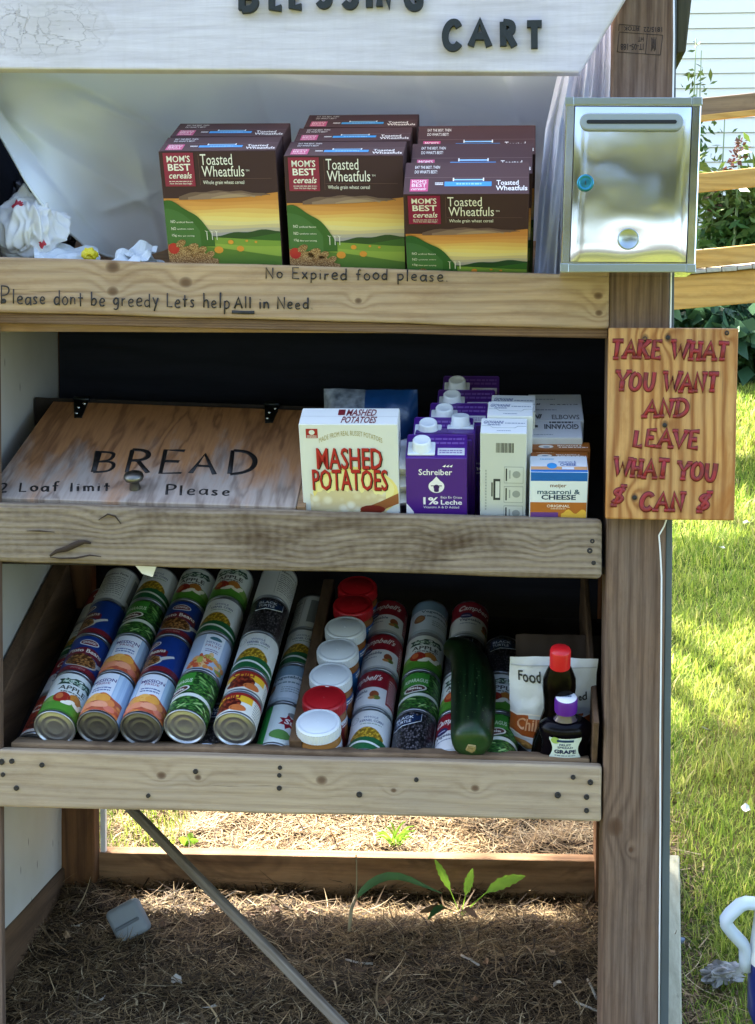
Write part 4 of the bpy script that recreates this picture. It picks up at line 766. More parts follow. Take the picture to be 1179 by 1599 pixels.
# ---------------------------------------------------------------- tins
CR, CL = .0333, .108
def tin_mesh(L, dull=False):
    mb = MB(); r = CR; m = M_TIN2 if dull else M_TIN
    pr_ = [(.0001, .0030), (.012, .0030), (.0135, .0024), (.0150, .0030), (.0215, .0030), (.0228, .0018), (.0245, .0030), (.0265, .0030), (.0285, .0040), (.0300, .0040), (.0306, .0006), (.0318, 0), (.0334, .0004), (.0336, .0022), (.0328, .0036), (CR - .0006, .0046), (CR - .0006, L - .0046), (.0328, L - .0036), (.0336, L - .0022), (.0334, L - .0004), (.0318, L), (.0306, L - .0006), (.0300, L - .004), (.0001, L - .0035)]
    mb.lathe(pr_, 40, m, Matrix.Rotation(R_(-90), 4, 'X'), True); return mb.mesh('food_can')     # axis along +Y
def art(kind, L):
    mb = MB(); d = Decal(mb, lambda u, v, h: Vector(((CR + h) * math.sin(u / CR), v, (CR + h) * math.cos(u / CR))), .00012, 8, True); Z = math.pi * CR; B0, B1 = .005, L - .005
    def base(c): d.area(-Z, Z, B1, B0, c if not isinstance(c, str) else C(c), 0, 44)
    def band(v0, v1, c, l=1): d.area(-Z, Z, v1, v0, c if not isinstance(c, str) else C(c), l, 44)
    if kind == 'apple':
        base('dfe3dc'); d.area(-Z, Z, lambda u: .036 + .012 * math.cos(u * 24), B0, C('7ba543'), 1, 44); d.area(-Z, Z, lambda u: .022 + .008 * math.cos(u * 24 + .5), B0, C('4f8a2c'), 2, 44); band(B0, .009, '3a6d24', 3)
        d.poly([(-.030, .074), (-.024, .082), (-.030, .090), (.026, .093), (.033, .084), (.028, .077)], C('16402c'), 2); d.text('Harvest', -.020, .079, .022, .089, C('b9d0b4'), 4, .3); d.text('APPLE', -.024, .060, .024, .071, C('3d4038'), 2, 0, .02); d.dashes(-.018, .053, .020, .058, 1, C('6a6d62'), 2, .6)
        d.ell(-.012, .040, .014, .013, C('9c2a1e'), 4, 16); d.ell(-.016, .042, .006, .008, C('c86a3a'), 5); d.ell(.010, .042, .013, .012, C('b8762c'), 3, 16)
        for x, y, r in ((.004, .033, .4), (.016, .030, -.3), (.024, .036, .9), (-.002, .028, .1)): d.ell(x, y, .009, .0042, C('efe9d2'), 6, 12, r)
    elif kind == 'peach':
        base('a9c2dc'); d.area(-.021, .021, B1, B0, C('e4e8ef'), 1, 10)
        for s_ in (-1, 1):
            for k in range(6): x = s_ * (.026 + k * .012); d.rect(x - .003, B0, x + .003, B1, C('bcd2e6'), 1, 1)
        d.text('MISSION', -.020, .080, .020, .0885, C('4a3a78'), 2, 0, .02); d.text('PRIDE', -.012, .073, .012, .0785, C('8a4a70'), 2, 0, .01); d.dashes(-.016, .055, .016, .068, 2, C('56689c'), 2, .45, 2)
        d.area(-.046, .046, lambda u: .034 + .014 * math.cos(u * 32) + .003 * math.sin(u * 170), B0, B_PEACH, 3, 24)
        for x, y, a, b, c in ((-.016, .036, .013, .009, 'e6a34a'), (-.004, .039, .013, .010, 'f0b45c'), (.010, .037, .012, .009, 'e9a247'), (.022, .028, .010, .008, 'e08a4c'), (-.028, .026, .010, .008, 'df9650'), (-.012, .020, .014, .008, 'e8916a'), (.008, .020, .014, .008, 'ee9f7a'), (.026, .014, .01, .007, 'd97a62'), (-.028, .013, .011, .007, 'dd8468')): d.ell(x, y, a, b, C(c), 5 + random.random() * 3, 14)
    elif kind == 'pinto':
        base('17377f'); band(B0, .018, '74202a', 1); d.text('PINTO BEANS', -.012, .009, .012, .014, C('b98a86'), 3); d.ell(.0, .084, .017, .0085, C('dcdcda'), 2, 18); d.ell(0, .084, .015, .0065, C('74202a'), 3, 18); d.dashes(-.011, .081, .011, .087, 2, C('dcdcda'), 4, .6)
        d.area(-.034, .034, lambda u: .070 - 9 * u * u, lambda u: .052 - 9 * u * u, C('6d1c2b'), 2, 16); d.text('Pinto Beans', -.030, .056, .030, .066, C('e3ddd0'), 4, 0, .02, 0.0)
        d.ell(0, .034, .030, .017, C('cfcabd'), 2, 20); d.ell(-.001, .035, .028, .0165, B_PINTO, 4, 20); d.poly([(.024, .040), (.046, .052), (.048, .048), (.028, .032)], C('c9c9c6'), 5)
    elif kind == 'asparagus':
        base(B_GREEN); d.area(-Z, Z, lambda u: .042 + .004 * math.cos(u * 40), lambda u: .034 + .004 * math.cos(u * 40), C('d8ddd2'), 2, 44); d.area(-.052, -.006, .100, .066, C('3f8a33'), 3, 10); d.text('ASPARAGUS', -.049, .074, -.008, .084, C('cfe0c4'), 5, 0, .02); d.ell(-.028, .056, .020, .0095, C('dcdcd4'), 5, 18, .25); d.ell(-.028, .056, .017, .007, C('5a2f2a'), 6, 18, .25); d.dashes(-.040, .053, -.017, .059, 1, C('e6e2da'), 8, .7)
        r = random.Random(5)
        for k in range(26): a = r.uniform(-.05, .05); b = r.choice((r.uniform(.012, .03), r.uniform(.052, .09))); d.ell(a, b, .0095, .0019, C(r.choice(('79a85a', '4f8640', '2d5f2a', '93b770'))), 2.2 + k * .02, 8, r.uniform(-.9, .9))
        d.rect(.055, B0, .085, B1, C('dfe2da'), 3, 6); d.dashes(.058, .02, .082, .09, 12, C('5a6456'), 4, .5)
    elif kind == 'corn':
        base('d7d9d6'); d.ell(-.026, .084, .008, .008, C('a9adac'), 1, 14); d.ell(-.026, .084, .0068, .0068, C('d7d9d6'), 2, 14); d.text('WHOLE', -.010, .083, .014, .0885, C('6a7390'), 1, 0, .01); d.text('KERNEL CORN', -.016, .074, .024, .080, C('53607f'), 1, 0, .02); d.dashes(-.014, .067, .022, .071, 1, C('93a38f'), 1, .6)
        d.area(-.030, .028, lambda u: .036 + .024 * max(0, math.cos((u + .001) * 52)) ** .7, .030, B_CORN, 2, 18); d.area(-Z, Z, lambda u: .030 + .005 * math.cos(u * 30), B0, C('1f5a34'), 3, 44); d.area(-.05, .05, lambda u: .022 + .004 * math.cos(u * 60 + 1), lambda u: .017 + .004 * math.cos(u * 60 + 1), C('d3d8d0'), 4, 20)
    elif kind == 'facts':
        base('d2d3cf'); d.rect(-.028, .014, .028, .094, C('8f9290'), 1, 8); d.rect(-.0272, .0148, .0272, .0932, C('d2d3cf'), 2, 8); d.text('Nutrition Facts', -.024, .082, .024, .089, C('4a4d4c'), 3, 0, .02); d.dashes(-.024, .02, .024, .078, 10, C('777a79'), 3, .35, 5); d.rect(-.026, .050, .026, .052, C('55585a'), 3); d.rect(.04, .02, .07, .09, C('7f8280'), 1)
    elif kind == 'black':
        base(B_BLACK); d.poly([(-.030, .066), (-.030, .096), (.018, .096), (.018, .080), (.004, .072), (-.012, .070)], C('142a4c'), 3); d.text('BLACK', -.026, .085, .006, .092, C('cfd6de'), 5, 0, .02); d.text('TURTLE', -.026, .075, .002, .082, C('cfd6de'), 5, 0, .02); d.rect(.05, B0, .085, B1, C('cdd0cf'), 2, 6)
        mb.tube([d.fn(u, v, .0009) for u, v in ((-.030, .066), (-.012, .069), (.004, .071), (.018, .080), (.018, .098))], .0006, C('cfd6de'), n=4)
    elif kind == 'chili':
        base('d9d7cc'); k = L / .108
        band(L - .012, B1, '8f2420', 1); d.area(-.05, .024, L - .012, L * .52, C('dfb02c'), 1, 14); d.text('CHILI', -.034, L * .66, .002, L * .86, C('8f2420'), 3, 0, .04); d.ell(-.016, L * .46, .022, .013, B_CHILI, 3, 18); d.ell(-.022, L * .30, .02, .009, B_CHILI, 3, 16); d.ell(.002, L * .25, .014, .008, C('c06a36'), 4, 14); d.dashes(.028, L * .15, .055, L * .8, 7, C('8b8d8b'), 1, .4)
    elif kind == 'soup':
        base('d9d9d8'); band(.058, B1, '8a1a28', 1); d.text("Campbell's", -.031, .072, .033, .092, C('e6ddd8'), 3, .35, .02); d.ell(-.016, .060, .011, .0085, C('2f2c56'), 4, 16); d.dashes(-.024, .058, -.009, .062, 1, C('c9c4d8'), 5, .6); d.text('Vegetable', -.028, .042, .012, .052, C('3f4a63'), 2, .1, .015); d.dashes(-.026, .034, .004, .038, 1, C('7e879a'), 2, .6); d.ell(.024, .038, .008, .010, C('8f4a2c'), 2, 12); d.ell(.028, .030, .007, .006, C('6a7a3a'), 3, 10); d.ell(.020, .028, .006, .004, C('b98046'), 4, 10); d.rect(.045, .02, .075, .095, C('8f2430'), 2, 5); d.dashes(.047, .025, .073, .09, 10, C('d9c4c4'), 4, .4); band(B0, .010, 'b9bcbc', 2)
    elif kind == 'veg':
        base('ccd6df'); band(.076, B1, '7d98ab', 1); d.text('Vegetables', -.028, .064, .030, .074, C('44606f'), 2, .0, .02); d.dashes(-.022, .052, .026, .060, 1, C('6f8791'), 2, .5); d.dashes(-.006, .028, .028, .046, 3, C('7c8d96'), 2, .35, 4); d.ell(-.030, .048, .011, .012, C('8a5a38'), 2, 14); d.ell(-.029, .049, .007, .008, C('a8784c'), 3, 12); band(B0, .013, 'b5c3cc', 2)
    elif kind == 'star':
        base('d6e0dc'); d.area(-.06, -.018, B1, B0, C('2f8f3f'), 1, 8); P = [(.016 + (.019 if i % 2 == 0 else .011) * math.cos(i * math.pi / 7), .060 + (.019 if i % 2 == 0 else .011) * math.sin(i * math.pi / 7)) for i in range(14)]
        d.poly(P, C('8f1c2a'), 2); d.text('Su', .008, .054, .026, .067, C('ece4e0'), 4, .1, .03); d.ell(.006, .026, .018, .012, C('5f8f4a'), 2, 14); d.ell(.022, .080, .012, .006, C('7b7f80'), 2)
    elif kind == 'fruit':
        base('aebfd8'); d.area(-.014, .020, B1, .040, C('dde4ee'), 1, 8); d.ell(.004, .091, .011, .005, C('3f6a78'), 2, 12); d.text('MIXED', -.010, .076, .016, .082, C('56609c'), 2); d.text('FRUIT', -.010, .067, .016, .073, C('8a4a70'), 2); d.dashes(-.008, .052, .014, .062, 2, C('7a6a96'), 2, .4)
        r = random.Random(9)
        for k in range(46): a = r.gauss(0, .022); b = r.uniform(.010, .046 - abs(a) * .5); d.ell(a, b, r.uniform(.004, .009), r.uniform(.003, .006), C(r.choice(('d98a4a', 'e7a862', 'c85a3a', 'b7b24e', 'e8c08a', 'd0683f', '8f9a48'))), 2 + k * .05, 9, r.uniform(0, 3))
    elif kind == 'red':
        base('9a3322'); d.area(-.05, .05, .085, .055, C('c9552c'), 1, 12); d.text('CHILI', -.03, .060, .03, .078, C('ecd9c8'), 3, 0, .04); d.ell(0, .030, .028, .018, B_CHILI, 2, 16); band(B0, .012, 'd8cfc4', 2)
    return mb.mesh('paper_label')
_tin = {}
def tin(kind, M, roll, label, dull=False, L=CL):
    k = ('b', dull, L)
    if k not in _tin: _tin[k] = tin_mesh(L, dull)
    if (kind, L) not in _tin: _tin[(kind, L)] = art(kind, L)
    o = link('food_can', _tin[k]); o.matrix_world = M @ Matrix.Rotation(R_(roll), 4, 'Y'); tag(o, label, 'food can', 'food cans lying on the bottom shelf'); link('paper_label', _tin[(kind, L)], o); return o
DESC = dict(apple='white and green apple can', peach='pale blue peach can', pinto='blue pinto bean can', asparagus='green asparagus can', corn='white corn can', facts='white can with nutrition panel', black='black bean can', chili='short yellow chili can', soup='red and white soup can', veg='pale blue vegetable soup can', star='white can with a red star', fruit='pale blue mixed fruit can', red='orange red chili can')
ORD = ['first', 'second', 'third', 'fourth', 'fifth', 'sixth', 'seventh']
def row(u, v, s, kinds, where, drift=.02, t=None, dull=0, start=0):
    p = inframe(S[3], u, v, s=s); tt = p.z if t is None else t; x = p.x if t is None else inframe(S[3], u, v, t=t + CR).x; y = s; ang = math.degrees(math.atan(drift))
    for i, it in enumerate(kinds):
        kd, roll = it[0], it[1]; L = it[2] if len(it) > 2 else CL
        if y + L > .535: break
        M = FR @ S[3] @ Matrix.Translation((x + drift * (y - s) + random.uniform(-.0008, .0008), y, tt)) @ Matrix.Rotation(R_(-ang), 4, 'Z')
        tin(kd, M, roll, f'{DESC[kd]}, {ORD[i]} from front {where}', dull=(i == 0 and dull), L=L); y += L + .0008
row(85, 1138, .045, [('apple', 28), ('pinto', 14), ('pinto', -48), ('facts', -6), ('apple', -70)], 'of the row nearest the left wall')
row(152, 1138, .045, [('peach', -12), ('peach', 8), ('asparagus', 32), ('corn', 2), ('pinto', -50)], 'in the second full row', dull=1)
row(220, 1140, .045, [('peach', 6), ('pinto', -44), ('pinto', 4), ('apple', 0), ('pinto', 20)], 'in the third full row', dull=1)
row(288, 1136, .045, [('asparagus', 12), ('fruit', 16), ('corn', 0), ('apple', 2), ('corn', 6)], 'in the fourth full row')
row(366, 1140, .045, [('chili', 4, .058), ('chili', 24, .058), ('corn', 4), ('black', 24), ('facts', 60), ('corn', 80)], 'in the fifth full row')
row(428, 1150, .05, [('star', 2), ('veg', -8), ('corn', -2), ('facts', -70), ('apple', -4)], 'in the low row beside the divider', t=CR + .003, drift=.03)
row(50, 1150, .06, [('red', 4), ('soup', 20), ('corn', -12), ('soup', 30), ('peach', 10)], 'in the low row by the left board', t=CR + .003)
row(326, 1150, .045, [('black', 10)], 'hidden between the fourth and fifth rows', t=CR + .003)
row(572, 1150, .04, [('corn', 0), ('soup', -38), ('soup', -16), ('soup', -14)], 'of the row beside the jars', t=CR + .003, drift=.01)
row(642, 1150, .04, [('black', -10), ('asparagus', 38), ('apple', 6), ('veg', 26), ('soup', 22)], 'of the row left of the zucchini', t=CR + .003, drift=.02)
row(708, 1150, .04, [('soup', -14), ('apple', -4), ('black', -10), ('soup', 20)], 'of the row beneath the zucchini', t=CR + .003, drift=.035)
row(774, 1150, .04, [('asparagus', 40), ('apple', 4), ('black', 14)], 'of the row right of the zucchini', t=CR + .003, drift=.03)
# ---------------------------------------------------------------- jars, bottles, pouch, zucchini
M_PNUT = mat('peanut_butter', '9a6a34', .18, coat=.6); M_PNUT2 = mat('brown_spread', '8a5a30', .2, coat=.6); M_LW = mat('white_lid', 'd5dbdd', .4); M_LR = mat('red_lid', 'a3141c', .4); JR = .0352; JH = inframe(S[3], 497, 1127, s=.070).z - .003
def jar_meshes(lidm, lab, body):
    mb = MB(); mb.lathe([(.0001, 0), (JR - .004, 0), (JR, .004), (JR, JH * .66), (JR - .001, JH * .72), (JR - .006, JH * .80), (JR - .006, JH * .9)], 40, body); b = mb.mesh('jar')
    mb = MB(); mb.lathe([(JR - .0008, JH * .80), (JR - .0002, JH * .805), (JR - .0002, JH * .97)], 96, lidm, smooth=False, rip=.012); mb.lathe([(JR - .0002, JH * .97), (JR - .0015, JH), (JR - .004, JH + .0006), (JR - .006, JH - .0008), (JR - .0075, JH + .0002), (.0001, JH + .0002)], 48, lidm); mb.lathe([(.0015, JH), (.0012, JH + .0008), (.0001, JH + .001)], 10, lidm); l = mb.mesh('lid')
    mb = MB(); R2 = JR + .0003; d = Decal(mb, lambda u, v, h: Vector(((R2 + h) * math.sin(u / R2), -(R2 + h) * math.cos(u / R2), v)), .00012, 8, True); Z = math.pi * R2; u0 = .012 if lab == 'plain' else -Z
    d.area(u0, Z, JH * .66, .006, C('1a4f8a') if lab != 'plain' else C('c9ccd2'), 0, 44); d.area(max(u0, 0) + .004, .075, JH * .60, JH * .12, C('8a2a2a') if lab == 'plain' else C('23609c'), 1, 14); d.ell(.052, JH * .38, .018, .02, C('a86a3c'), 2, 16); d.ell(.058, JH * .44, .009, .010, C('5a2c18'), 3, 12); d.dashes(.03, JH * .52, .075, JH * .62, 2, C('d9dde2'), 3, .6); a = mb.mesh('paper_label')
    return b, l, a
JM = {'w0': jar_meshes(M_LW, 'plain', M_PNUT), 'w': jar_meshes(M_LW, 'blue', M_PNUT2), 'r': jar_meshes(M_LR, 'blue', M_PNUT2), 'r2': jar_meshes(M_LR, 'plain', M_PNUT2)}
JL = ['peanut butter jar with a white lid at the front of the jar row', 'peanut butter jar with a bright red lid, second from the front', 'peanut butter jar with a white lid right behind the bright red lid', 'peanut butter jar with a white lid in the middle of the jar row', 'peanut butter jar with the rearmost white lid', 'peanut butter jar with a dark red lid behind the white lids', 'rearmost peanut butter jar, red lid almost hidden under the rough board']
for i, (u, v) in enumerate(((497, 1127), (506, 1089), (516, 1053), (527, 1014), (539, 979), (551, 943), (558, 915))):
    p = inframe(S[3], u, v, t=JH + .002); k = ['w0', 'r2', 'w', 'w', 'w', 'r', 'r'][i]; o = link('peanut_butter_jar', JM[k][0]); o.matrix_world = place(3, p.x, p.y, .002, [0, 8, -6, 12, 0, 5, -9][i]); tag(o, JL[i], 'jar', 'peanut butter jars on the bottom shelf'); link('lid', JM[k][1], o); link('paper_label', JM[k][2], o)
def zuc():
    g = G('zucchini_skin'); v = g.tc.outputs['UV']; o = g.sep(v); st = g.noise(g.comb(g.math('MULTIPLY', o[0], 26.0), g.math('MULTIPLY', o[1], 2.0), 0.0), 1, 3); sp = g.vor(g.comb(g.math('MULTIPLY', o[0], 30.0), g.math('MULTIPLY', o[1], 60.0), 0.0), 1)
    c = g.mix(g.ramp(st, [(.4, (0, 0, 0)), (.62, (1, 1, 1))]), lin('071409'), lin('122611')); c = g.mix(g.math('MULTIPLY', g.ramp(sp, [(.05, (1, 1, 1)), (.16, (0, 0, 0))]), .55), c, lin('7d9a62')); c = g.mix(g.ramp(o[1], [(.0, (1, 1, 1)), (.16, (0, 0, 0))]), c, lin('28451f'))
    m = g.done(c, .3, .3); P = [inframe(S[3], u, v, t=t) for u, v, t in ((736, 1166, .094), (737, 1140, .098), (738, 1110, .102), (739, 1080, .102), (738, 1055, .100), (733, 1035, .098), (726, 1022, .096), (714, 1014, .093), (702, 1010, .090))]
    q = chaikin([tuple(a) for a in []] or [(0, 0), (1, 1)], 0); pts = [Vector(a) for a in P]
    for _ in range(2):
        n_ = [pts[0]]
        for a, b in zip(pts, pts[1:]): n_ += [a * .75 + b * .25, a * .25 + b * .75]
        pts = n_ + [pts[-1]]
    N = len(pts); mb = MB(); n = 32; org = pts[N // 3].copy(); rad = lambda t: .0368 * (math.sqrt(max(0, 1 - ((.16 - t) / .16) ** 2)) if t < .16 else 1 - .60 * max(0, (t - .42) / .58) ** 1.25) * (.86 + .14 * min(1, t / .5) if t < .5 else 1)
    prev = None; R0 = []
    ends = (pts[1] - pts[0]).normalized(); pts = [pts[0] - ends * .004] + pts; N += 1
    for i, p in enumerate(pts):
        t = i / (N - 1); T = (pts[min(i + 1, N - 1)] - pts[max(i - 1, 0)]).normalized(); up = Vector((0, 0, 1)); sd_ = T.cross(up).normalized(); nn = sd_.cross(T)
        r = max(rad(t), .004); ringi = []
        for j in range(n + 1):
            a = 2 * math.pi * j / n; rr = r * (1 + .018 * math.cos(a * 5)); ringi.append(mb.pv(p - org + (sd_ * math.cos(a) + nn * math.sin(a)) * rr, (j / n, t)))
        R0.append(ringi)
    for i in range(N - 1):
        for j in range(n): mb.face((R0[i][j], R0[i][j + 1], R0[i + 1][j + 1], R0[i + 1][j]), m, True)
    for ringi in (R0[0], R0[-1]): mb.face(ringi[:-1][::-1] if ringi is R0[0] else ringi[:-1], m)
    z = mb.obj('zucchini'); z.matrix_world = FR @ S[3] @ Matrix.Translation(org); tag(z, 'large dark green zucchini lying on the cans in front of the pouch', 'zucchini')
    mb = MB(); e = pts[0] - org; mb.lathe([(.0075, -.001), (.0065, .0016), (.003, .0022), (.0001, .001)], 9, mat('blossom_scar', '8a7a4c', .8), Matrix.Translation(e) @ (-ends).to_track_quat('Z', 'Y').to_matrix().to_4x4(), False, rip=.25); mb.obj('blossom_scar', z)
zuc()
M_SYR = mat('dark_syrup', '060302', .22, spec=.12); M_CAPR = mat('red_cap', 'c41a1e', .35); M_CAPP = mat('purple_cap', '5b1f86', .35); M_JEL = mat('grape_jelly', '06040a', .22, spec=.14); M_CLR = mat('clear_neck', '5c525c', .1, coat=1.0)
def bottle(name, prof, sy, m, M, n=44):
    mb = MB(); mb.lathe(prof, n, m, Matrix.Diagonal((1, sy, 1, 1))); o = mb.obj(name); o.matrix_world = M; return o
p = inframe(S[3], 875, 1022, s=.075); T_ = p.z; k = T_ / .22
o = tag(bottle('syrup_bottle', [(.0001, 0), (.035, 0), (.040, .006), (.040, .05), (.0375, .075), (.029, .10 * k), (.0225, .125 * k), (.0235, .145 * k), (.0255, .165 * k), (.0245, .18 * k), (.018, .197 * k), (.0135, .205 * k), (.0135, .212 * k), (.0001, .212 * k)], .8, M_SYR, place(3, p.x, .075, 0)), 'dark syrup bottle with a red cap in front of the pouch', 'bottle')
mb = MB(); mb.lathe([(.0155, .200 * k), (.0155, .226 * k), (.0145, .229 * k), (.0001, .2295 * k)], 60, M_CAPR, rip=.02); mb.obj('cap', o)
mb = MB(); R2 = .0403; d = Decal(mb, lambda u, v, h: Vector(((R2 + h) * math.sin(u / R2), -(R2 + h) * math.cos(u / R2) * .8, v)), .0002, 8); d.area(-.036, -.012, .062, .012, C('9a1f22'), 1); d.area(-.036, -.012, .034, .014, C('d6d2cb'), 2); mb.obj('paper_label', o)
p = inframe(S[3], 884, 1101, s=.05); T_ = p.z; k = T_ / .16
o = tag(bottle('jelly_bottle', [(.0001, 0), (.034, 0), (.041, .004), (.043, T_ * .2), (.041, T_ - .105), (.0355, T_ - .085), (.036, T_ - .065), (.0405, T_ - .048), (.0395, T_ - .040), (.030, T_ - .031), (.022, T_ - .0292), (.0001, T_ - .029)], .62, M_JEL, place(3, p.x, .055, 0)), 'squat grape jelly bottle with a purple cap at the right end', 'bottle')
mb = MB(); mb.lathe([(.018, T_ - .0293), (.015, T_ - .024), (.012, T_ - .019), (.0105, T_ - .010)], 36, M_CLR, Matrix.Diagonal((1, .7, 1, 1))); mb.obj('neck', o)
mb = MB(); mb.lathe([(.0170, T_ - .013), (.0170, T_ + .008), (.0158, T_ + .011)], 60, M_CAPP, rip=.02); mb.lathe([(.0160, T_ + .0105), (.0155, T_ + .0115), (.0001, T_ + .0118)], 30, C('dcdde2')); d = Decal(mb, lambda u, v, h: Vector((u, v, T_ + .0122 + h))); d.dashes(-.008, -.002, .008, .003, 1, C('5a6a80'), 1, .8); mb.obj('cap', o)
ZL = T_ - .047 - .088 * .54
mb = MB(); d = Decal(mb, lambda u, v, h: Vector((.041 * math.sin(u / .041), -.0272 * math.cos(u / .041) - h, v)), .0002, 10, True); K = lambda v: ZL + v * .54
hw = lambda v: .026 - .006 * math.sin(math.pi * min(max((v - ZL - .01) / .034, 0), 1))
for j in range(12):
    va, vb = K(.002 + .086 * j / 12), K(.002 + .086 * (j + 1) / 12); a, b = hw(va), hw(vb); q = [[d.P(-a + 2 * a * i / 8, va, 1), d.P(-b + 2 * b * i / 8, vb, 1)] for i in range(9)]
    for i in range(8): mb.face((q[i][0], q[i + 1][0], q[i + 1][1], q[i][1]), C('d3dfd3'))
d.ell(-.016, K(.080), .007, .006, C('9dbb5c'), 2); d.area(-.013, .013, K(.084), K(.076), C('1f3d5c'), 3); d.text('FRUIT', -.009, K(.063), .009, K(.071), C('2b3f63'), 3, 0, .02); d.text('SPREAD', -.012, K(.054), .012, K(.061), C('2b3f63'), 3, 0, .02); d.text('GRAPE', -.017, K(.036), .017, K(.050), C('1b2748'), 3, 0, .05); d.dashes(-.016, K(.027), .016, K(.032), 1, C('6f7a86'), 3, .6); mb.obj('paper_label', o)
# stand-up pouch
a, b = inframe(S[3], 796, 1029, s=.115), inframe(S[3], 934, 1024, s=.115); PW_, PH_ = (b - a).length, (a.z + b.z) / 2
M_POU = mat('pouch_film', 'c9ccd0', .3, bump=(34, .5, .006)); M_POO = mat('pouch_orange', 'a4511f', .35, bump=(34, .5, .006)); M_POD = mat('pouch_dark', '3d3a3a', .35, bump=(34, .5, .006))
mb = MB(); n = 28; K_ = []
def pou(u, v, sgn): bl = max(0, 1 - abs(2 * u - 1) ** 3) * max(0, min(1, (1 - v) * 1.25)) ** .7; q = Vector(((u - .5) * PW_ * (1 - .05 * (1 - v)), -sgn * .030 * bl, v * PH_)); nz = (noise.noise_vector(q * 26) * .006 + noise.noise_vector(q * 60) * .003) * min(1, bl * 2 + .25); return q + nz
for sg_ in (1, -1):
    g_ = [[mb.pv(pou(i / n, j / n, sg_)) for i in range(n + 1)] for j in range(n + 1)]
    for j in range(n):
        for i in range(n):
            vv = (j + .5) / n + .02 * math.sin(i / n * 6); mm = M_POU if vv > .50 or sg_ < 0 else (M_POO if vv > .33 else (M_POU if vv > .20 else M_POD)); f = (g_[j][i], g_[j][i + 1], g_[j + 1][i + 1], g_[j + 1][i]); mb.face(f if sg_ > 0 else f[::-1], mm, True)
pch = tag(mb.obj('food_pouch'), 'white stand-up chili pouch with an orange band behind the bottles', 'food pouch'); pch.matrix_world = place(3, (a.x + b.x) / 2, .115, 0)
mb = MB(); d = Decal(mb, lambda u, v, h: pou(u, v, 1) + Vector((0, -.0012 - h, 0)), .0003, 6); d.text('Food', .10, .80, .35, .885, C('26292c'), 1, 0, .02); d.text('ed', .80, .655, .90, .72, C('26292c'), 1, 0, .02); d.text('Chili', .09, .375, .34, .47, C('d9a27c'), 1, 0, .02); d.area(.01, .99, .935, .925, C('a9acb0'), 1, 12); d.area(.0, 1.0, .515, .50, C('e4ddd6'), 1, 12); d.area(.0, 1.0, .335, .32, C('e4ddd6'), 1, 12); d.ell(.16, .25, .12, .045, C('a8763c'), 1, 16); d.ell(.2, .24, .06, .02, C('c79a54'), 2, 12); mb.obj('front_print', pch)
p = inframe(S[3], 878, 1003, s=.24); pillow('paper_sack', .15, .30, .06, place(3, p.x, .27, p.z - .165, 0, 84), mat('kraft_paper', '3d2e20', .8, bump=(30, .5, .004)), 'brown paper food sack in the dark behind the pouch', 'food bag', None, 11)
# ---------------------------------------------------------------- cloth and bags on the top shelf
def ss(x, a, b): t = min(max((x - a) / (b - a), 0), 1); return t * t * (3 - 2 * t)
def interp(x, pts):
    for (a, p), (b, q) in zip(pts, pts[1:]):
        if x <= b: return p + (q - p) * (x - a) / (b - a)
    return pts[-1][1]
M_CLOTH = mat('white_sheet_cloth', 'e0e8f0', .8, bump=(600, .12, .001), trans=.12); M_CURT = mat('curtain_cloth', 'd3d8e6', .8, bump=(600, .12, .001), trans=.15)
HEM = [(-70, 80), (-30, 160), (0, 212), (22, 250), (42, 286), (62, 314), (85, 340), (110, 364), (135, 386), (160, 398), (200, 408), (260, 425), (900, 450)]
def cloth_pt(u, v):
    deep = .05 + .31 * ss(v, 60, 250) * ss(u, -90, 150); f = ss(300 - u, 0, 260) * ss(v, 110, 330); y = deep * (1 - f) + .04 * f
    y += .016 * math.sin((u * .55 + v * .9) / 46) * ss(v, 110, 200) * (1 - .3 * ss(u, 250, 400)) + .012 * noise.noise(Vector((u / 130, v / 90, .5))) * ss(v, 100, 160) + .005 * noise.noise(Vector((u / 40, v / 55, 2.5))) * ss(v, 100, 160)
    y -= .055 * math.exp(-((u - 150 + (v - 190) * -1.4) / 70) ** 2) * ss(v, 115, 200) * ss(330 - u, 0, 120)
    for (ua, va), (ub, vb), am, wd in (((-20, 165), (270, 345), -.030, 30), ((60, 100), (290, 225), .034, 26), ((120, 150), (255, 208), -.022, 14), ((20, 235), (190, 395), -.012, 16), ((310, 105), (640, 150), -.020, 22), ((480, 120), (860, 190), .020, 20), ((640, 108), (700, 230), -.014, 12), ((400, 115), (430, 230), .012, 14), ((-40, 120), (140, 360), .020, 16), ((215, 240), (255, 400), -.012, 14), ((780, 100), (850, 300), -.022, 22), ((160, 330), (250, 300), -.007, 7)):
        L2 = (ub - ua) ** 2 + (vb - va) ** 2; t = ((u - ua) * (ub - ua) + (v - va) * (vb - va)) / L2; d = abs((u - ua) * (vb - va) - (v - va) * (ub - ua)) / L2 ** .5
        y += am * 1.25 * math.exp(-((d / wd) ** 2 + .02) ** .5) * ss(t, -.15, .2) * ss(1.15 - t, 0, .35) * ss(v, 100, 140)
    return at(u, v, y)
mb = MB(); nu, nv = 230, 110; K = []
for i in range(nu + 1):
    u = -70 + 945 * i / nu; vb = interp(u, HEM) + 2.5 * noise.noise(Vector((u / 18, 0, 0))); K.append([mb.pv(cloth_pt(u, 70 + (vb - 70) * j / nv)) for j in range(nv + 1)])
for i in range(nu):
    for j in range(nv): mb.face((K[i][j], K[i][j + 1], K[i + 1][j + 1], K[i + 1][j]), M_CLOTH, True)
sh = mb.obj('white_sheet', None, FR); tag(sh, 'white sheet hung as a backdrop behind the cereal, its hem swooping down at the left', 'cloth')
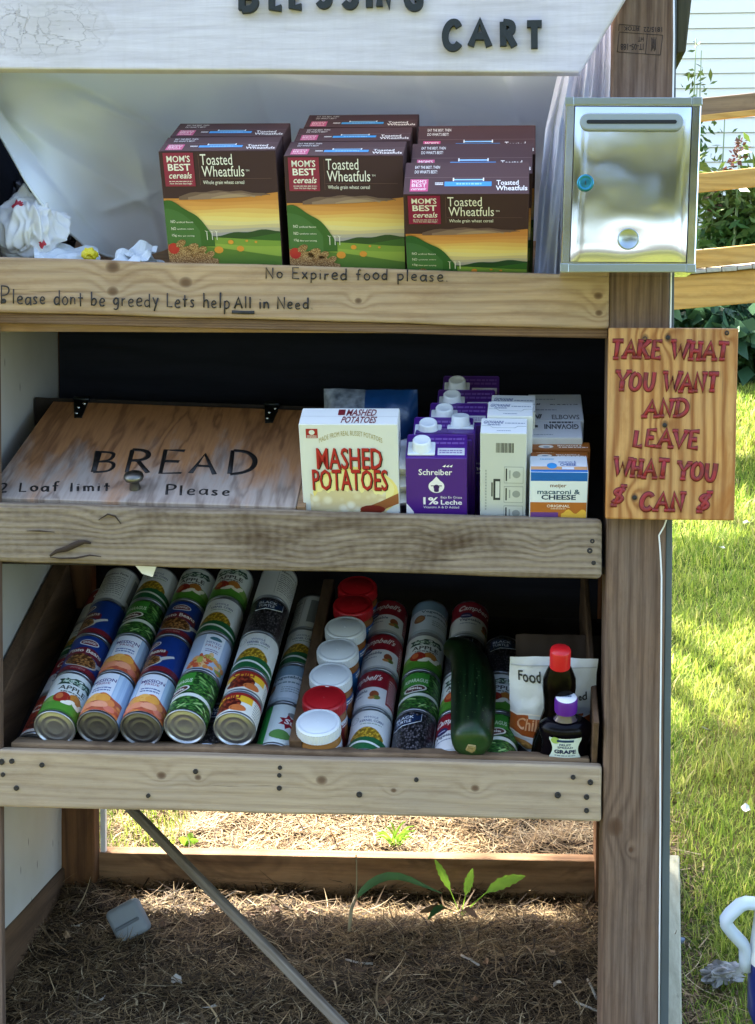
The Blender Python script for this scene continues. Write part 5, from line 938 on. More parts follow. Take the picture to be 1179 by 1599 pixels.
mb = MB(); mb.tube([cloth_pt(u, interp(u, HEM)) for u in range(-40, 215, 8)], .0022, M_CLOTH, n=8); mb.obj('hem', sh)
mb = MB(); nu, nv = 80, 40; K = []
for i in range(nu + 1):
    a = i / nu; cl = []
    for j in range(nv + 1):
        v = -40 + 480 * j / nv; ul = interp(v, [(-40, 880), (110, 872), (200, 852), (300, 842), (440, 833)]); u = ul + (954 - ul) * a
        y = .055 + .022 * math.sin(a * 17 + .9 * math.sin(v / 120) + 1.2 * noise.noise(Vector((v / 160, a * 2, 0)))) * (.35 + .65 * ss(v, -40, 200)) + .010 * math.sin(a * 41 + v / 70); cl.append(mb.pv(at(u, v, y)))
    K.append(cl)
for i in range(nu):
    for j in range(nv): mb.face((K[i][j], K[i][j + 1], K[i + 1][j + 1], K[i + 1][j]), M_CURT, True)
tag(mb.obj('curtain', None, FR), 'bluish white curtain gathered in folds between the cereal and the metal box', 'cloth')
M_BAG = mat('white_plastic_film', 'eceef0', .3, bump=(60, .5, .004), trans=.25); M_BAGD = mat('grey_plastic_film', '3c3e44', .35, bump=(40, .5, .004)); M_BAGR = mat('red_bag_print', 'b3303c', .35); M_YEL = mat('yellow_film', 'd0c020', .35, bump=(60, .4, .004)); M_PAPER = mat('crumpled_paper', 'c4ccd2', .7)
def crumple(name, M, sx, sy, sz, m, label, cat, seed, amp=.35, sub=4, spots=None, group=None, fac=2.2, smooth=False, pleat=1.0, tip=0.0):
    b = bmesh.new(); bmesh.ops.create_icosphere(b, subdivisions=sub, radius=1)
    for x in b.verts:
        p0_ = x.co.copy(); p = Vector((p0_.x, p0_.y, p0_.z * pleat)); n = noise.noise_vector(p * fac + Vector((seed, 0, 0))); r = 1 - abs(noise.noise(p * 1.7 + Vector((0, seed, 0)))) * amp * 1.6 - abs(noise.noise(p * 4.1 + Vector((seed, seed, 0)))) * amp * .9; x.co = Vector((p0_.x * sx, p0_.y * sy, (p0_.z + tip * math.exp(-((p0_.x + .15) ** 2 + p0_.y ** 2) / .07) * (p0_.z > 0)) * sz)) * r + Vector((n.x * sx, n.y * sy, n.z * sz)) * amp * .5
        if x.co.z < -sz * .75: x.co.z = -sz * .75
    mb = MB(); mb.bm(b, m, None, smooth)
    if spots:
        sm = mb.mi(spots[0])
        for i, f in enumerate(mb.f):
            c = Vector(mb.v[f[0]]); 
            if noise.noise(Vector((c.x / sx, c.y / sy, c.z / sz)) * 1.8 + Vector((seed * 3, 1, 1))) > spots[1]: mb.m[i] = sm
    o = mb.obj(name); o.matrix_world = M; return tag(o, label, cat, group)
p = at(48, 362, .075); crumple('plastic_bag', FR @ Matrix.Translation(p), .066, .045, .056, M_BAG, 'crumpled white plastic grocery bag in the left corner of the top shelf', 'plastic bag', 3, .30, 6, (M_BAGR, .5), smooth=True, fac=1.3, pleat=.35, tip=.45)
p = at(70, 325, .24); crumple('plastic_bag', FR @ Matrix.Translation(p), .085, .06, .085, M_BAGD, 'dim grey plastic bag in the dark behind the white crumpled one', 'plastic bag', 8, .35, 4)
p = at(140, 397, .035); crumple('yellow_packet', FR @ Matrix.Translation(p), .015, .012, .012, M_YEL, 'small yellow packet peeping out under the hem of the sheet', 'packet', 5, .3, 3)
def crumpled_sheet(name, M, w, d, h, label, seed, m=None):
    mb = MB(); n = 14; K = [[mb.pv(Vector(((i / n - .5) * w, (j / n - .5) * d, h * abs(noise.noise(Vector((i / n * 2.4, j / n * 2.4, seed)))) * 2.2 + h * .25 * noise.noise(Vector((i / n * 7, j / n * 7, seed)))))) for i in range(n + 1)] for j in range(n + 1)]
    for j in range(n):
        for i in range(n): mb.face((K[j][i], K[j][i + 1], K[j + 1][i + 1], K[j + 1][i]), m or M_PAPER)
    o = mb.obj(name); o.matrix_world = M; return tag(o, label, 'paper')
for (u, v, y, w, h, rz, lab, sd_) in ((104, 400, .06, .10, .010, 20, 'crumpled white paper lying left of the yellow packet', 2), (208, 404, .035, .06, .010, -15, 'folded white paper poking up between the sheet and the cereal', 7), (228, 408, .05, .06, .008, 60, 'scrap of white paper at the foot of the left cereal boxes', 12)):
    p = at(u, v, y); crumpled_sheet('crumpled_paper', FR @ Matrix.Translation(p) @ Matrix.Rotation(R_(rz), 4, 'Z') @ Matrix.Rotation(R_(28), 4, 'X'), w, .06, h, lab, sd_)
mb = MB(); mb.prism([at(u, v, .03) for u, v in ((200, 870), (250, 870), (238, 901), (222, 896))], Vector((0, .001, 0)), M_FILM); tag(mb.obj('paper_scrap', None, FR), 'white paper corner hanging below the rough middle board', 'paper')
# ---------------------------------------------------------------- ground
def bed(x, y): return ss(y, -.75, -.5) * ss(.40 - x, 0, .22) * ss(x + 1.05, 0, .3) * ss(1.15 - y, 0, .35)
def gz(x, y): b = bed(x, y); return TS * y - .028 * b + .010 * noise.noise(Vector((x * 3, y * 3, 0))) + (.006 + .010 * b) * noise.noise(Vector((x * 11, y * 11, 4)))
def coords(a, b, c, d, n, m): return sorted(set([a + (b - a) * (1 - (1 - i / m) ** .35) if False else b - (b - a) * (i / m) ** 2.4 for i in range(1, m + 1)] + [b + (c - b) * i / n for i in range(n + 1)] + [c + (d - c) * (i / m) ** 2.4 for i in range(1, m + 1)]))
xs = coords(-60, -1.3, 1.3, 60, 90, 22); ys = coords(-60, -.5, 3.2, 90, 110, 26)
gv = np.array([(x, y, gz(x, y)) for y in ys for x in xs]); nx = len(xs)
gf = np.array([(j * nx + i, j * nx + i + 1, (j + 1) * nx + i + 1, (j + 1) * nx + i) for j in range(len(ys) - 1) for i in range(nx - 1)])
def ground_mat():
    g = G('lawn_soil'); v = g.tc.outputs['Object']; o = g.sep(v); n1 = g.noise(v, 3.1, 5, .65); n2 = g.noise(v, 60, 5, .7); n3 = g.noise(v, 260, 3, .6)
    grass = g.mix(n2, lin('33411c'), lin('5c6a2c')); grass = g.mix(g.ramp(n1, [(.45, (0, 0, 0)), (.65, (1, 1, 1))]), grass, lin('6e6238'))
    soil = g.mix(g.ramp(n2, [(.3, (0, 0, 0)), (.7, (1, 1, 1))]), lin('2a2018'), lin('54442f')); soil = g.mix(g.ramp(n3, [(.4, (1, 1, 1)), (.6, (0, 0, 0))]), soil, lin('2a2018'))
    def st(s_, a, b): n = g.t.nodes.new('ShaderNodeMapRange'); n.interpolation_type = 'SMOOTHSTEP'; g.put(s_, n.inputs[0]); n.inputs[1].default_value = a; n.inputs[2].default_value = b; return n.outputs[0]
    wob = g.math('MULTIPLY', g.math('SUBTRACT', n1, .5), .35)
    m = g.math('MULTIPLY', g.math('MULTIPLY', st(g.math('ADD', o[0], wob), .36, .24), st(o[0], -1.05, -.85)), g.math('MULTIPLY', st(g.math('ADD', o[1], wob), 1.2, .95), st(g.math('ADD', o[1], wob), -.7, -.5)))
    g.bump(g.math('ADD', n2, g.math('MULTIPLY', n3, .5)), .9, .01); return g.done(g.mix(m, grass, soil), .95, .1)
gme = fast_mesh('ground', gv, gf, ground_mat(), smooth=True); go = link('ground', gme); tag(go, kind='structure')
def ribbons(pos, head, lens, lean, curl, width, segs=3, twist=0.0, side=0.0):
    """n curved blades as ribbons of quads: pos (n,3), heading angle, length, lean from the vertical, extra bend"""
    n = len(pos); lv = np.zeros((n, segs + 1, 2, 3)); p = pos.copy(); dl = lens / segs
    for k in range(segs + 1):
        f = k / segs; a = lean + curl * f; hd = head + side * f; w = width * (1 - .85 * f ** 1.6); px, py = -np.sin(head + twist), np.cos(head + twist)
        lv[:, k, 0, :] = p + np.stack([px * w, py * w, np.zeros(n)], 1); lv[:, k, 1, :] = p - np.stack([px * w, py * w, np.zeros(n)], 1)
        p = p + np.stack([np.cos(hd) * np.sin(a) * dl, np.sin(hd) * np.sin(a) * dl, np.cos(a) * dl], 1)
    V = lv.reshape(-1, 3); b = (np.arange(n) * (segs + 1) * 2)[:, None, None] + (np.arange(segs) * 2)[None, :, None] + np.array([0, 1, 3, 2])[None, None, :]
    return V, b.reshape(-1, 4)
def blade_mat(name, cols, rough=.55, trans=.45):
    g = G(name); gi = g.t.nodes.new('ShaderNodeNewGeometry'); c = g.ramp(gi.outputs['Random Per Island'], cols); n = g.noise(g.tc.outputs['Object'], 2.2, 3); 
    c = g.mix(g.math('MULTIPLY', g.ramp(n, [(.42, (0, 0, 0)), (.62, (1, 1, 1))]), .35 if trans > .3 else 0.0), c, lin('98904a')); m = g.done(c, rough, .3)
    if trans:
        t = g.t.nodes.new('ShaderNodeBsdfTranslucent'); mx = g.t.nodes.new('ShaderNodeMixShader'); g.put(c, t.inputs[0]); mx.inputs[0].default_value = trans
        g.t.links.new(g.b.outputs[0], mx.inputs[1]); g.t.links.new(t.outputs[0], mx.inputs[2]); g.t.links.new(mx.outputs[0], g.t.nodes['Material Output'].inputs[0])
    return m
M_GRASS = blade_mat('grass_blade', [(0, lin('5a7826')[:3]), (.35, lin('7f9a34')[:3]), (.7, lin('a3b648')[:3]), (.9, lin('c6c866')[:3]), (1, lin('d0bf86')[:3])], .55, .55)
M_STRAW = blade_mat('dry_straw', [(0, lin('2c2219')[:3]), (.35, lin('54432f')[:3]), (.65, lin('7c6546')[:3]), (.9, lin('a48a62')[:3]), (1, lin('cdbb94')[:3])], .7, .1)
def zs(P): return np.array([gz(x, y) for x, y in P])
def scatter_grass(n, x0, x1, y0, y1, h0, h1, w, keep=None, lean=.55):
    P = np.stack([rng.uniform(x0, x1, n), rng.uniform(y0, y1, n)], 1); B = np.array([bed(x, y) for x, y in P]); k = (rng.random(n) > B * 1.6)
    if keep is not None: k &= keep(P)
    P = P[k]; n = len(P); z = zs(P) - .004; tuft = np.array([noise.noise(Vector((x * 7, y * 7, 9))) for x, y in P])
    return ribbons(np.column_stack([P, z]), rng.uniform(0, 6.283, n), rng.uniform(h0, h1, n) * (1 + .5 * tuft), np.abs(rng.normal(0, lean, n)), rng.uniform(.2, 1.3, n), np.full(n, w) * rng.uniform(.7, 1.3, n), 3)
def joinr(L):
    V, F, o = [], [], 0
    for v, f in L: V.append(v); F.append(f + o); o += len(v)
    return np.concatenate(V), np.concatenate(F)
# the strip of lawn seen right of the cart is densest; the rest thins out with distance
wedge = lambda P: (P[:, 0] > .20 + .0 * P[:, 1]) & (P[:, 0] < .62 + .16 * np.maximum(P[:, 1], 0))
G_ = [scatter_grass(85000, .18, 1.3, -.35, 3.0, .02, .048, .0013, wedge), scatter_grass(60000, .2, 1.9, 3.0, 8.3, .025, .055, .002, wedge), scatter_grass(26000, .5, 4, -2, 8.3, .03, .06, .004), scatter_grass(16000, -4, .5, .9, 8.3, .03, .06, .004), scatter_grass(9000, -1.0, -.45, .62, 1.6, .04, .07, .0016, lambda P: P[:, 0] + .3 * (P[:, 1] - .6) < -.58), scatter_grass(14000, -4, 4, -7, -1.0, .03, .06, .005)]
def scatter_extra(n, x0, x1, y0, y1): P = np.stack([rng.uniform(x0, x1, n), rng.uniform(y0, y1, n)], 1); return ribbons(np.column_stack([P, zs(P) - .003]), rng.uniform(0, 6.283, n), rng.uniform(.03, .06, n), np.abs(rng.normal(.2, .5, n)), rng.uniform(.2, 1.2, n), np.full(n, .0015), 3)
G_.append(scatter_extra(2600, -.98, -.66, .62, 1.5))
V, F = joinr(G_); gr = link('lawn_grass', fast_mesh('lawn_grass', V, F, M_GRASS)); tag(gr, kind='stuff')
def scatter_straw(n, x0, x1, y0, y1, l0, l1, w, keepbed=.35, up=.10):
    P = np.stack([rng.uniform(x0, x1, n), rng.uniform(y0, y1, n)], 1); B = np.array([bed(x, y) for x, y in P]); k = B > rng.uniform(keepbed * .6, keepbed, n); P = P[k]; n = len(P)
    z = zs(P) + np.abs(rng.normal(0, .0045, n)); return ribbons(np.column_stack([P, z]), rng.uniform(0, 6.283, n), rng.uniform(l0, l1, n), 1.571 - np.abs(rng.normal(up, .18, n)), rng.normal(.10, .35, n), np.full(n, w) * rng.uniform(.6, 1.6, n), 4, 0, rng.normal(0, .9, n))
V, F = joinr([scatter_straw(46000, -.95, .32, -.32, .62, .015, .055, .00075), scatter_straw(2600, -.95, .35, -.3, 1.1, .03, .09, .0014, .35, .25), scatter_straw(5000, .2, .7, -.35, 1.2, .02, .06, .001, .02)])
st = link('dry_straw', fast_mesh('dry_straw', V, F, M_STRAW)); tag(st, kind='stuff')
M_STRAW_LIT = blade_mat('sunlit_straw', [(0, lin('5c4a32')[:3]), (.35, lin('866c48')[:3]), (.7, lin('ac9062')[:3]), (1, lin('cdbc94')[:3])], .7, .1)  # lighter copy of the straw, sunlight put into its colour
V, F = scatter_straw(24000, -.95, .35, .60, 1.2, .018, .06, .0009); tag(link('sunlit_straw', fast_mesh('sunlit_straw', V, F, M_STRAW_LIT)), kind='stuff')
V, F = scatter_straw(2600, -.30, .16, .34, .50, .015, .05, .0008); tag(link('sun_patch_straw', fast_mesh('sun_patch_straw', V, F, M_STRAW_LIT)), kind='stuff')  # pale strands paint the patch of sun under the cart
# leaf litter
M_LIT = [mat('dead_leaf_' + h, h, .8) for h in ('7a5a3a', 'a58a66', '5a412c', 'c0b8a8')]
def litter(P3, r, m, label=None):
    mb = MB(); n = 7; pts = []
    for i in range(n):
        a = 2 * math.pi * i / n; q = r * (1 + .35 * random.uniform(-1, 1)); pts.append(Vector((q * math.cos(a), q * .55 * math.sin(a), .3 * r * random.uniform(-1, 1) + .35 * r * abs(math.cos(a)))))
    c = mb.pv(Vector((0, 0, 0))); k = [mb.pv(p) for p in pts]
    for i in range(n): mb.face((c, k[i], k[(i + 1) % n]), m)
    o = mb.obj('fallen_leaf'); o.matrix_world = Matrix.Translation(P3) @ Matrix.Rotation(random.uniform(0, 6.28), 4, 'Z') @ Matrix.Rotation(random.uniform(-.5, .5), 4, 'X'); return o
def gp(u, v, up=.004): p = gnd(u, v); return Vector((p.x, p.y, gz(p.x, p.y) + up))
nl = 0
LITS = [(255, 1428), (118, 1432), (105, 1450), (330, 1400), (395, 1408), (430, 1405), (225, 1495), (275, 1520), (500, 1475), (330, 1560), (640, 1470), (560, 1500), (690, 1500), (760, 1490), (420, 1500), (860, 1480), (900, 1440), (815, 1395), (870, 1525), (600, 1545), (740, 1545), (160, 1545), (480, 1405), (560, 1400)]
for u, v in LITS: tag(litter(gp(u, v, .008), random.uniform(.009, .017), random.choice(M_LIT)), 'small curled dead leaf lying on the straw under the cart', 'fallen leaf', 'dead leaves on the straw under the cart')
M_WLEAF = mat('pale_leaf', 'b9bcb4', .6)
for u, v, r, lab in ((1101, 1149, .014, 'pale curled leaf on the shaded grass right of the post'), (1164, 1281, .016, 'pale leaf near the right edge above the tumbler'), (1126, 866, .012, 'pale leaf on the lawn right of the middle board'), (1165, 826, .016, 'pale leaf on the far lawn right below the wooden sign'), (1058, 1254, .010, 'tiny pale leaf close beside the right post')): tag(litter(gp(u, v, .02), r, M_WLEAF), lab, 'fallen leaf')
# timbers framing the bed
W_TIM = wood('bed_timber', 'a07c58', '5c402a', '86694c', 'x', ring=34, greyf=.5, rg=.45, fib=.4, seed=11.1, stain='33241a'); W_TIMP = wood('pale_timber', 'a5a58c', '77765f', '95957f', 'y', ring=40, greyf=.5, rg=.25, fib=.4, seed=13.3)
def timber(pts, d, m, label):
    c = sum((Vector(p) for p in pts), Vector()) / 4; mb = MB(); f = [Vector(p) - c for p in pts]; mb.hexa(f + [p + Vector(d) for p in f], m, .003, 2, 2, .0012); o = mb.obj('landscape_timber', None, FR @ Matrix.Translation(c)); return tag(o, label, 'timber', 'timbers framing the bed under the cart')
timber([at(u, v, .547) for u, v in ((150, 1331), (1040, 1347), (1040, 1430), (150, 1414))], (0, .038, .002), W_TIM, 'brown timber lying along the back of the bed under the cart, its top edge sunlit')
timber([(XL - .03, .03, .118), (XL + .004, .03, .118), (XL + .004, .03, -.08), (XL - .03, .03, -.08)], (0, .50, .0), W_RAIL, 'brown timber below the white side panel at the left')
a = gnd(1051, 1350); b = gnd(1053, 1640); A, B = FRI @ a, FRI @ b
timber([B + Vector((-.012, 0, .02)), B + Vector((.012, 0, .02)), B + Vector((.012, 0, -.06)), B + Vector((-.012, 0, -.06))], tuple(A - B), W_TIMP, 'pale grey green timber edging the grass right of the cart')
# the small grey block and the weeds
mb = MB(); mb.box(-.031, .031, -.020, .020, -.032, .032, mat('grey_block', '848b8e', .6, bump=(120, .3, .001)), .010, seg=4, smooth=True); mb.box(-.024, .024, -.0235, -.018, -.008, -.002, mat('block_groove', '5f666a', .7), .002)
p = gp(201, 1436, .028); o = mb.obj('grey_block'); o.matrix_world = Matrix.Translation(p) @ Matrix.Rotation(R_(12), 4, 'Z') @ Matrix.Rotation(R_(-28), 4, 'Y') @ Matrix.Rotation(R_(-25), 4, 'X'); tag(o, 'small grey rounded plastic block lying on the straw', 'block')
M_LEAF1 = mat('weed_leaf', '8ab03a', .5, trans=.55, var=(30, '6a9430')); M_LEAF2 = mat('weed_leaf_dark', '3f6a38', .5, trans=.3, var=(30, '33562e')); M_STEM = mat('dry_stem', 'a89a78', .8)
def leaf_strip(mb, path, wid, m, lobed=0, cup=.25, pet=0):
    N = len(path); L = []
    for i, p in enumerate(path):
        t = i / (N - 1); T = (path[min(i + 1, N - 1)] - path[max(i - 1, 0)]).normalized(); s_ = T.cross(Vector((0, -1, .35))).normalized(); nn = s_.cross(T)
        tt = 0 if t < pet else (t - pet) / (1 - pet); w = wid * ((math.sin(math.pi * min(1, .04 + .96 * tt) ** .85) ** .75 if tt > 0 else .08) + .03) * (1 + lobed * (.35 if i % 2 else -.25)); w = max(w, .0006)
        L.append([mb.pv(p + s_ * w + nn * w * cup), mb.pv(p), mb.pv(p - s_ * w + nn * w * cup)])
    for i in range(N - 1):
        for k in range(2): mb.face((L[i][k], L[i][k + 1], L[i + 1][k + 1], L[i + 1][k]), m, True)
def arc(a, b, sag, n=12): a, b = Vector(a), Vector(b); return [a.lerp(b, i / n) + Vector((0, 0, sag * math.sin(math.pi * i / n))) for i in range(n + 1)]
base = gp(716, 1412); Wm = lambda u, v, dy=0: atw(u, v, base.y + dy)
wd_ = thing('dandelion', Matrix.Translation(base), 'broad leaved weed with bright backlit leaves in front of the back timber', 'weed')
for tip, wd2, m, sg_ in ((Wm(738, 1356, .01), .0095, M_LEAF1, .004), (Wm(820, 1368, .0), .0125, M_LEAF1, .016), (Wm(679, 1342, .05), .0085, M_LEAF1, .006), (Wm(668, 1436, -.06), .007, M_LEAF2, .02), (Wm(655, 1425, -.05), .008, M_LIT[0], .012), (Wm(745, 1432, -.06), .008, M_LIT[2], .012)):
    mb = MB(); leaf_strip(mb, arc((random.uniform(-.01, .01), 0, 0), tip - base, sg_, 18), wd2 * .8, m, .45, .2, .42); mb.obj('leaf', wd_)
b2_ = gp(545, 1438); lb = thing('long_leaf_weed', Matrix.Translation(b2_), 'weed with one long arched dark leaf left of the bright leaved weed', 'weed'); q = lambda u, v, dy: atw(u, v, b2_.y + dy) - b2_
mb = MB(); mb.tube([Vector((0, 0, 0)), q(549, 1418, .02), q(556, 1400, .05)], .0035, M_STEM, n=6); mb.obj('stem', lb)
mb = MB(); leaf_strip(mb, [q(556, 1404, .05), q(565, 1392, .055), q(577, 1381, .06), q(590, 1373, .065), q(605, 1368, .07), q(622, 1368, .075), q(640, 1373, .08), q(660, 1382, .08), q(690, 1395, .07)], .0075, M_LEAF2); mb.obj('leaf', lb)
mb = MB(); mb.tube([q(556, 1404, .04), q(557, 1370, .05), q(556, 1335, .06)], .0013, M_STEM, n=5); mb.obj('stem', lb)
gt = thing('grass_tuft', Matrix.Translation(gp(618, 1312)), 'bright green grass tuft growing behind the back timber', 'weed'); mb = MB(); r = random.Random(4)
for k in range(16): a = r.uniform(0, 6.28); leaf_strip(mb, arc((r.uniform(-.012, .012), r.uniform(-.01, .01), 0), (math.cos(a) * .04, math.sin(a) * .03, r.uniform(.012, .045)), .012, 6), .0022, M_LEAF1)
mb.obj('leaf', gt)
for u, v, lab in ((293, 1303, 'round green weed leaf behind the timber near the left'), (1113, 1530, 'dark weed sprig in the shade by the crumpled paper')):
    c = gp(u, v); t_ = thing('leafy_weed', Matrix.Translation(c), lab, 'weed')
    for k in range(5): a = k * 1.3; mb = MB(); leaf_strip(mb, arc((0, 0, 0), (math.cos(a) * .022, math.sin(a) * .018, .012 + .01 * (k % 2)), .006, 6), .007, M_LEAF2 if v > 1400 else M_LEAF1); mb.obj('leaf', t_)
M_TWIG = mat('bleached_twig', 'b8b0a0', .8)
for pts, lab in ((((918, 1512), (925, 1528), (932, 1545)), 'bleached twig standing by the foot of the right post'), (((900, 1552), (918, 1560), (936, 1568)), 'white twig lying at the foot of the right post'), (((540, 1478), (560, 1484), (582, 1484)), 'pale straw stalk in the middle of the shaded bed'), (((720, 1480), (735, 1486), (748, 1494)), 'short pale twig right of the middle of the bed')):
    P = [gp(u, v, .008) for u, v in pts]; mb = MB(); mb.tube([p - P[0] for p in P], .0022, M_TWIG, n=6); o = mb.obj('twig'); o.matrix_world = Matrix.Translation(P[0]); tag(o, lab, 'twig')
p = gp(1064, 1468, .01); crumple('plastic_scrap', Matrix.Translation(p), .009, .007, .008, mat('blue_grey_scrap', '6d7f92', .5), 'tiny blue grey scrap lying beside the edging timber', 'litter', 4, .3, 2)
p = gp(1128, 1538, .022); crumple('crumpled_paper', Matrix.Translation(p) @ Matrix.Rotation(R_(-14), 4, 'Y'), .046, .024, .024, mat('dirty_paper', 'b5b3ae', .7, var=(50, '77716a')), 'crumpled dirty white paper on the ground beside the tumbler', 'paper', 21, .6, 4)
# tumbler cut by the right edge of the picture
tb = gnd(1208, 1672); TBM = Matrix.Translation(Vector((tb.x, tb.y, gz(tb.x, tb.y)))); M_BLUE = mat('blue_enamel', '161f66', .3, coat=.5); M_HW = mat('white_handle', 'b9c6d0', .4); M_LIDT = mat('tumbler_lid', 'd2d4d0', .35)
tum = thing('tumbler', TBM, 'blue insulated tumbler with a white lid and handle, cut off by the right edge', 'tumbler')
dist = (tb - CAMW.translation).length; hh = lambda v: (1672 - v) / FPX * dist * 1.02; zt, zl = hh(1424), hh(1503)
mb = MB(); mb.lathe([(.0001, 0), (.032, 0), (.034, .004), (.034, zl * .42), (.044, zl * .56), (.0465, zl)], 48, M_BLUE); mb.obj('cup_body', tum)
mb = MB(); mb.lathe([(.0470, zl), (.0475, zl + .01), (.0445, zl + .02), (.040, zt - .012), (.036, zt - .003), (.033, zt - .002), (.032, zt - .008), (.0001, zt - .009)], 48, M_LIDT); mb.obj('lid', tum)
rx = (CAMW.to_3x3() @ Vector((1, 0, 0))); rx.z = 0; rx.normalize()
mb = MB(); hp = [(1190, 1428), (1172, 1419), (1160, 1418), (1151, 1421), (1138, 1434), (1132, 1443), (1133, 1450), (1142, 1462), (1157, 1478), (1161, 1486), (1162, 1500), (1163, 1516)]
mb.tube([rx * ((u - 1210) / FPX * dist) + Vector((0, 0, hh(v))) for u, v in hp], lambda t: .0095, M_HW, n=14, flat=.0135, nrm=(rx.y, -rx.x, 0)); mb.obj('handle', tum)
# ---------------------------------------------------------------- ramp with railing behind
W_PINE = wood('ramp_pine', 'c9994f', '95682f', 'b8965c', 'x', ring=30, greyf=.4, rg=.4, fib=.3, seed=21.0); W_PINED = wood('ramp_pine_worn', '8f7456', '5f4832', '7f6b56', 'x', ring=30, greyf=.5, rg=.4, fib=.3, seed=24.0); W_DECK = wood('deck_board', 'b0a894', '8a7f6a', 'a39c8c', 'y', ring=30, greyf=.5, rg=.3, fib=.3, seed=27.0)
RY = 3.74; R0 = FR @ at(1050, 484, RY); ramp = thing('wooden_ramp', Matrix.Translation(R0), 'pale pine access ramp with three sloping rails in front of the white house', 'ramp')
def rw(u, v, dy=0): return FR @ at(u, v, RY + dy) - R0
def railp(name, vt, vb, m, d=.038, u0=1020, u1=1560, sl=-.105, dy=0, ref=1099):
    f = [rw(u0, vt + sl * (u0 - ref), dy), rw(u1, vt + sl * (u1 - ref), dy), rw(u1, vb + sl * (u1 - ref), dy), rw(u0, vb + sl * (u0 - ref), dy)]; mb = MB(); mb.hexa(f + [p + Vector((0, d, 0)) for p in f], m, .004, 2, 2, .002); return mb.obj(name, ramp)
railp('rail', 153, 180, W_PINED); railp('rail', 179, 189, W_PINE, .09, dy=-.01); railp('rail', 270, 300, W_PINE); railp('rail', 390, 418, W_PINE); railp('side_beam', 427, 480, W_PINE, .038, sl=-.085)
for k in range(26):
    u = 1008 + k * 24.0; f = [rw(u, 420.5 - .085 * (u - 1099), -.02), rw(u + 22.8, 420.5 - .085 * (u + 22.8 - 1099), -.02), rw(u + 22.8, 426.5 - .085 * (u + 22.8 - 1099), -.02), rw(u, 426.5 - .085 * (u - 1099), -.02)]
    mb = MB(); mb.hexa([p + Vector((0, 0, random.uniform(-.002, .002))) for p in f] + [p + Vector((0, 1.1, .02)) for p in f], W_DECK, .003); mb.obj('deck_board', ramp)
for u in (1012, 1330, 1545):
    a = rw(u, 150 - .105 * (u - 1099), .04); mb = MB(); g0 = gz((R0 + a).x, (R0 + a).y) - R0.z - .05; mb.box(a.x, a.x + .09, a.y, a.y + .09, g0, a.z, W_PINED, .004); mb.obj('ramp_post', ramp)
# house with lap siding
HY = 9.2; M_SID = mat('white_vinyl', 'f2eee2', .55, bump=(60, .06, .002)); hx0, hx1 = -6.5, 7.5; hg = gz0(0, HY); EXP = .102
hs = thing('house', Matrix.Translation((0, HY, hg)), 'white lap sided house wall behind the ramp at the upper right', 'house')
mb = MB(); n = 34
for k in range(n):
    z = .35 + k * EXP; mb.hexa([(hx0, -.016, z + EXP * .985) , (hx1, -.016, z + EXP * .985), (hx1, -.030, z), (hx0, -.030, z), (hx0, .0, z + EXP * .985), (hx1, .0, z + EXP * .985), (hx1, .0, z), (hx0, .0, z)], M_SID, .0015, 1)
mb.obj('siding', hs)
mb = MB(); mb.box(hx0, hx1, .0, 5, -.5, .35 + n * EXP, mat('foundation', '8b887f', .9)); mb.obj('wall_core', hs)
M_ROOF = mat('roof_shingle', '4a4644', .9, bump=(40, .5, .01)); mb = MB(); zt_ = .35 + n * EXP; mb.prism([(hx0 - .3, -.35, zt_ - .05), (hx0 - .3, 2.5, zt_ + 1.3), (hx0 - .3, 5.3, zt_ - .05)], Vector((hx1 - hx0 + .6, 0, 0)), M_ROOF); mb.obj('roof', hs)
# ---------------------------------------------------------------- plants
def leaf_cloud(cs, sizes, asp=.38, droop=0.0, rg=None):
    rg = rg or rng; n = len(cs); a = rg.uniform(0, 6.283, n); e = rg.normal(-droop, .55, n); d = np.stack([np.cos(a) * np.cos(e), np.sin(a) * np.cos(e), np.sin(e)], 1)
    up = rg.normal(0, 1, (n, 3)); s = np.cross(d, up); s /= np.linalg.norm(s, axis=1)[:, None] + 1e-9; nn = np.cross(s, d); L = sizes[:, None]
    V = np.stack([cs, cs + d * L * .45 + s * L * asp * .5 + nn * L * .06, cs + d * L, cs + d * L * .45 - s * L * asp * .5 + nn * L * .06], 1).reshape(-1, 3); F = np.arange(n * 4).reshape(-1, 4); return V, F
def leaf_mat(name, a, b, c, tr=.35): return blade_mat(name, [(0, lin(a)[:3]), (.5, lin(b)[:3]), (1, lin(c)[:3])], .45, tr)
M_BUSH = leaf_mat('shrub_leaf', '2c4a1e', '456a2c', '6a8a44'); M_HOST = leaf_mat('shade_leaf', '2a4630', '3b5c3c', '58785a', .2); M_FLO = leaf_mat('dull_flower', '6a4038', '7d5248', '54402f', .2); M_TREE = leaf_mat('tree_leaf', '3a4a26', '525f34', '6d7648', .35); M_BARK = mat('bark', '5a4a3a', .9, bump=(30, .8, .01)); M_STALK = mat('green_stalk', '8a9a6a', .7)
